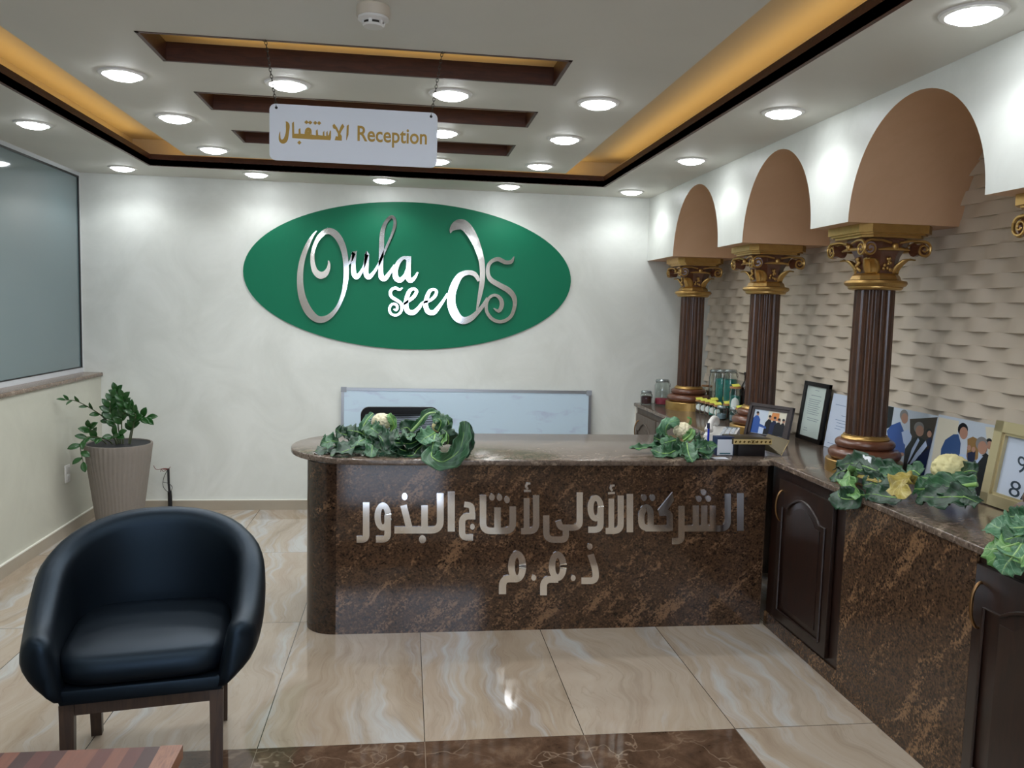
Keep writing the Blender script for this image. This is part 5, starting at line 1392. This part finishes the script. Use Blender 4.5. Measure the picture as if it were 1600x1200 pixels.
s2 += [([(880, 620), (920, 620), (915, 720), (880, 760)], PAL), ([(930, 640), (965, 630), (930, 780), (890, 850), (880, 760)], DRK), ([(735, 690), (790, 620), (835, 590), (875, 625), (880, 760), (870, 900), (770, 900), (730, 760)], DRK), ([(760, 650), (795, 608), (815, 615), (785, 650), (745, 705)], PAL)] + h
print_board('photo print of a blue suited man greeting a grey haired man, behind the pale curd', 1467, 651, 1592, 668, s2)
# small framed photograph standing by the column
b0, b1 = Vector((2.532, 1.732, ZCT + 0.003)), Vector((2.668, 1.456, ZCT + 0.003))
u = b1 - b0; n = Vector((u.y, -u.x, 0)).normalized()
n = Vector((-abs(n.x), -abs(n.y), 0)); hgt = 0.212
v = (Vector((0, 0, 1)) * math.cos(0.24) - n * math.sin(0.24)) * hgt; nn = u.cross(v).normalized()
if nn.dot(CAM - b0) < 0: nn = -nn
t = thing('framed_photograph', 'small dark wood framed photograph standing before the second column', 'photograph', (b0 + b1) / 2)
bw = 0.12; _m = MB()
for a, b, c, d in ((0, 1, 0, bw * 1.35), (0, 1, 1 - bw * 1.35, 1), (0, bw, 0, 1), (1 - bw, 1, 0, 1)): panel(_m, b0, u, v, nn, a, b, c, d, -0.006, 0.008)
for a, b, c, d in ((0, 1, 0, bw * .7), (0, 1, 1 - bw * .7, 1), (0, bw * .5, 0, 1), (1 - bw * .5, 1, 0, 1)): panel(_m, b0, u, v, nn, a, b, c, d, 0.008, 0.014)
_m.build('frame', wood('frame_wood', '231a1a', '352828', (8, 8, 8), 0.4), t, 0, True)
_m = MB(); panel(_m, b0, u, v, nn, bw * .9, 1 - bw * .9, bw, 1 - bw, -0.002, 0.002, SKY)
k = 0
def pic(pts, mi):
    global k; k += 1
    _m.add([b0 + u * p[0] + v * p[1] + nn * (0.0022 + 0.00006 * k) for p in pts], [tuple(range(len(pts)))], mi)
pic([(0.45, 0.2), (0.88, 0.2), (0.88, 0.84), (0.45, 0.84)], CRM); pic([(0.52, 0.58), (0.72, 0.58), (0.7, 0.8), (0.54, 0.8)], ORA)
for x, top, w, c in ((0.2, 0.66, 0.10, BLU), (0.5, 0.6, 0.09, DRK), (0.62, 0.58, 0.09, NVY), (0.72, 0.55, 0.09, DRK), (0.82, 0.55, 0.07, DRK)):
    pic([(x - w, 0.17), (x + w, 0.17), (x + w * 0.9, top - 0.1), (x + w * 0.3, top), (x - w * 0.3, top), (x - w * 0.9, top - 0.1)], c)
    pic(ell(x + 0.01, top + 0.05, 0.032, 0.055), SKN); pic(ell(x, top + 0.085, 0.032, 0.035), DRK)
pic([(0.24, 0.36), (0.46, 0.32), (0.46, 0.38), (0.26, 0.46)], BLU); pic([(0.3, 0.17), (0.4, 0.17), (0.42, 0.34), (0.3, 0.36)], PAL)
_m.build('printed_picture', PM, t, 0, True)
MB().obox((b0 + b1) / 2 - nn * 0.045 + Vector((0, 0, 0.076)), u.normalized() * 0.02, Vector((nn.x, nn.y, 0)).normalized() * 0.002 , Vector((0, 0, 0.06)) - Vector((nn.x, nn.y, 0)) * 0.0).build('easel_back', M_BLACK, t, 0, True)
# gold framed board with dark figures at the right edge
ya = at(1556, 783, 'X', 2.885).y
zt = at(1592, 660, 'X', 2.925).z
t, o, u, v, n = lean('gold_frame', 'gold framed white board with dark digits cut off by the right edge', 'picture frame', ya, ya - 0.40, 2.838, 2.888, zt, 0.03)
_m = MB(); bw = 0.11; bh = 0.13
for a, b, c, d in ((0, 1, 0, bh), (0, 1, 1 - bh, 1), (0, bw, 0, 1), (1 - bw, 1, 0, 1)): panel(_m, o, u, v, n, a, b, c, d, -0.01, 0.03)
for a, b, c, d in ((bw, 1 - bw, bh, bh + 0.03), (bw, 1 - bw, 1 - bh - 0.03, 1 - bh), (bw, bw + 0.025, bh, 1 - bh), (1 - bw - 0.025, 1 - bw, bh, 1 - bh)): panel(_m, o, u, v, n, a, b, c, d, 0.0, 0.02)
_m.build('frame', plain('brushed_gold', 'cbbd95', 0.35, 0.45), t, 0, True)
panel(MB(), o, u, v, n, bw * .9, 1 - bw * .9, bh * .9, 1 - bh * .9, -0.002, 0.006).build('board', M_PAPERB, t, 0, True)
def text_on(body, name, mat, parent, q):
    """q: four points on a plane: lower left, lower right, upper left, plus normal"""
    cu = bpy.data.curves.new(name, 'FONT'); cu.body = body; cu.extrude = 0.02; cu.resolution_u = 4; cu.offset = -0.005
    tmp = bpy.data.objects.new(name, cu); COL.objects.link(tmp)
    dg = bpy.context.evaluated_depsgraph_get(); me = bpy.data.meshes.new_from_object(tmp.evaluated_get(dg)); bpy.data.objects.remove(tmp)
    xs = [w.co.x for w in me.vertices]; zs = [w.co.y for w in me.vertices]
    a, b, c, d = min(xs), max(xs), min(zs), max(zs)
    for w in me.vertices:
        s = (w.co.x - a) / (b - a); r = (w.co.y - c) / (d - c)
        w.co = q[0] + (q[1] - q[0]) * s + (q[2] - q[0]) * r + q[3] * (0.0008 if w.co.z > 0 else 0.0) - parent.location
    me.materials.clear(); me.materials.append(mat)
    ob = bpy.data.objects.new(name, me); COL.objects.link(ob); ob.parent = parent
po = o + n * 0.006
M_DIG = plain('digit_ink', '2b3c4a', 0.5)
for body, ll, lr, ul in (('9', (1589, 737), (1602, 742), (1591, 711)), ('8/', (1575, 773), (1604, 784), (1580, 749))):
    text_on(body, 'digits', M_DIG, t, [atp(*ll, po, n), atp(*lr, po, n), atp(*ul, po, n), n])

# ------------------------------------------------------------------ seed jars
M_BURG = plain('burgundy_seed', '4a1722', 0.6, var=0.4, vscale=120); M_PINK = plain('pink_seed', 'b83a55', 0.6, var=0.3, vscale=120)
M_TEAL = plain('teal_seed', '1f8a80', 0.5, var=0.45, vscale=90); M_GRN = plain('green_seed', '2c7a3c', 0.6, var=0.4, vscale=120)
M_BROWNS = plain('brown_seed', '5a2b22', 0.6, var=0.3, vscale=120); M_PALE = plain('pale_seed', '8fa3b0', 0.6, var=0.4, vscale=90)
M_YTAG = plain('yellow_note', 'd8d85a', 0.6); M_LABW = plain('round_label', 'd5ddd8', 0.5); M_CORK = wood('cork', '9a6a45', 'b98a5f', (9, 9, 9), 0.8, coat=0)
M_LIDG = plain('grey_lid', '9aa3a3', 0.25, 0.7)
GRP = 'seed jars on the counter by the columns'
def jar(label, x, y, r, h, fill, fmat, lid='clip', note=False, disc=False, neck=0.86):
    t = thing('seed_jar', label, 'jar', (x, y, ZCT + 0.0005), group=GRP)
    hb = h - (0.020 if lid == 'clip' else 0.012)
    MB().lathe([(0.0, 0.0), (r * 0.92, 0.0), (r, 0.006), (r, hb * 0.86), (r * neck, hb * 0.95), (r * neck, hb), (r * neck - 0.003, hb), (r * neck - 0.003, hb * 0.95), (r - 0.003, hb * 0.85), (r - 0.003, 0.009), (r * 0.88, 0.004), (0.0, 0.004)], 28).build('glass_body', M_GLASS, t, 40)
    if fill > 0:
        zf = 0.006 + (hb * 0.84 - 0.006) * min(1, fill)
        MB().lathe([(0.0, 0.005), (r - 0.006, 0.010), (r - 0.005, zf), (0.0, zf + 0.006)], 24).build('seeds', fmat, t, 40)
    if lid == 'clip':
        MB().lathe([(0.0, hb + 0.003), (r * neck * 1.05, hb + 0.003), (r * neck * 1.08, hb + 0.010), (r * neck * 0.9, h), (0.0, h)], 28).build('glass_lid', M_LIDG, t, 40)
        _m = MB().tube([(r * neck * 1.06 * math.cos(2 * PI * q / 20), r * neck * 1.06 * math.sin(2 * PI * q / 20), hb - 0.002) for q in range(21)], 0.0016, 5)
        _m.tube([(r * neck * 1.06, 0, hb), (r * 1.12, 0, hb - 0.02), (r * 1.10, 0, hb - 0.04), (r * neck * 1.05, 0, hb - 0.012)], 0.0016, 5)
        _m.build('wire_clip', M_IRON, t, 60)
    elif lid == 'cork':
        MB().lathe([(0.0, hb - 0.006), (r * neck * 1.12, hb), (r * neck * 1.12, h), (0.0, h)], 24).build('wooden_lid', M_CORK, t, 40)
    elif lid == 'ball':
        MB().ellipsoid((0, 0, hb + r * 0.75), (r * 0.85, r * 0.85, r * 0.85), seg=20, rings=12).build('ball_stopper', M_CORK, t, 60)
    if note:
        MB().obox((0, -0.006, h + 0.009), (0.026, 0.0, 0.002), (0, 0.016, 0.007), (0, -0.0006, 0.001)).build('yellow_note', M_YTAG, t, 0)
    if disc:
        a0 = math.radians(-112)
        _m = MB()
        _m.grid([[((r + 0.0012) * math.cos(a0 + 0.75 * (i / 8 - 0.5) * 2 * math.sqrt(max(0, 1 - (2 * j / 8 - 1) ** 2))), (r + 0.0012) * math.sin(a0 + 0.75 * (i / 8 - 0.5) * 2 * math.sqrt(max(0, 1 - (2 * j / 8 - 1) ** 2))), h * 0.20 + h * 0.5 * j / 8) for j in range(9)] for i in range(9)])
        _m.build('round_label', M_LABW, t, 60)
    return t
def onx(px, x): return at(px, 640, 'X', x)
def ony(px, y): return at(px, 626, 'Y', y)
jar('small clip jar of dark red seeds in the back wall corner of the counter', ony(1009.5, 3.41).x, 3.41, 0.046, 0.112, 0.85, M_BURG)
jar('tall clip jar with a little pink seed in it, by the far column', ony(1034, 3.40).x, 3.40, 0.060, 0.205, 0.30, M_PINK)
tall = [(1115, 2.82, 0.0, M_TEAL, 'tall clear empty jar behind the yellow tagged jars'), (1126, 2.83, 1.0, M_TEAL, 'tall jar of teal seeds beside the empty tall jar'), (1139, 2.83, 1.0, M_TEAL, 'tall jar of teal seeds beside the dark bottle')]
for px, x, fl_, fm, lb in tall:
    p = onx(px, x); zt = at(px, 577, 'X', x).z
    jar(lb, x, p.y, 0.045 if fl_ == 0 else 0.050, zt - ZCT, fl_, fm, 'clip')
p = onx(1149, 2.80); jar('jar with wooden lid, yellow note and white round label before the dark bottle', 2.785, p.y - 0.02, 0.040, at(1149, 604, 'X', 2.785).z - ZCT, 0.9, M_TEAL, 'cork', True, True)
p = onx(1101, 2.86); jar('amber jar half hidden behind the far column base', 2.87, p.y + 0.01, 0.040, at(1101, 601, 'X', 2.87).z - ZCT, 0.95, plain('amber_seed', '8a6a2c', 0.6), 'cork')
row = [(1091.5, 643, M_BROWNS, 'first'), (1098.5, 645, M_BROWNS, 'second'), (1105.5, 647, M_BROWNS, 'third'), (1112.5, 649, M_TEAL, 'fourth'), (1120, 652, M_TEAL, 'fifth')]
for px, py, fm, od in row:
    p = at(px, py + 1, 'Z', ZCT)
    jar('small seed jar with yellow note, %s from the far column in the front row' % od, min(p.x, 2.80), p.y, 0.028, 0.094, 0.85, fm, 'cork', True, True)
for px, py, od in ((1131, 656, 'beside the front row of small jars'), (1142, 658, 'against the second column base')):
    p = at(px, py, 'Z', ZCT)
    jar('clear clip jar of pale seeds ' + od, p.x - 0.02 + (0.03 if px > 1140 else 0), p.y - (0.03 if px > 1140 else 0), 0.036, 0.10, 0.6, M_PALE, 'clip')
for px, xx, lb in ((1136, 2.775, 'small seed jar with yellow note standing behind the clear jars'), (1156, 2.76, 'small seed jar with yellow note beside the second column'), (1115, 2.765, 'small seed jar with raised yellow note behind the front row')):
    p = at(px, 640, 'X', xx); jar(lb, xx, p.y, 0.030, 0.105, 0.85, M_BROWNS, 'cork', True, False)
p = onx(1213, 2.86)
jar('small round jar of green seeds with wooden ball stopper behind the framed photograph', 2.85, at(1213, 640, 'X', 2.85).y, 0.036, 0.10, 0.7, M_GRN, 'ball')
p = at(1163, 640, 'X', 2.86)
bt = thing('bottle', 'dark brown bottle standing behind the second column', 'bottle', (2.865, p.y, ZCT))
hb = at(1163, 581, 'X', 2.865).z - ZCT
MB().lathe([(0.0, 0.0), (0.042, 0.0), (0.043, 0.01), (0.043, hb * 0.6), (0.030, hb * 0.74), (0.016, hb * 0.82), (0.016, hb * 0.94), (0.0, hb * 0.94)], 24).build('body', plain('brown_bottle_glass', '1c100b', 0.12), bt, 40)
MB().lathe([(0.0, hb * 0.94), (0.019, hb * 0.94), (0.019, hb), (0.0, hb)], 20).build('cap', M_BLACK, bt, 40)
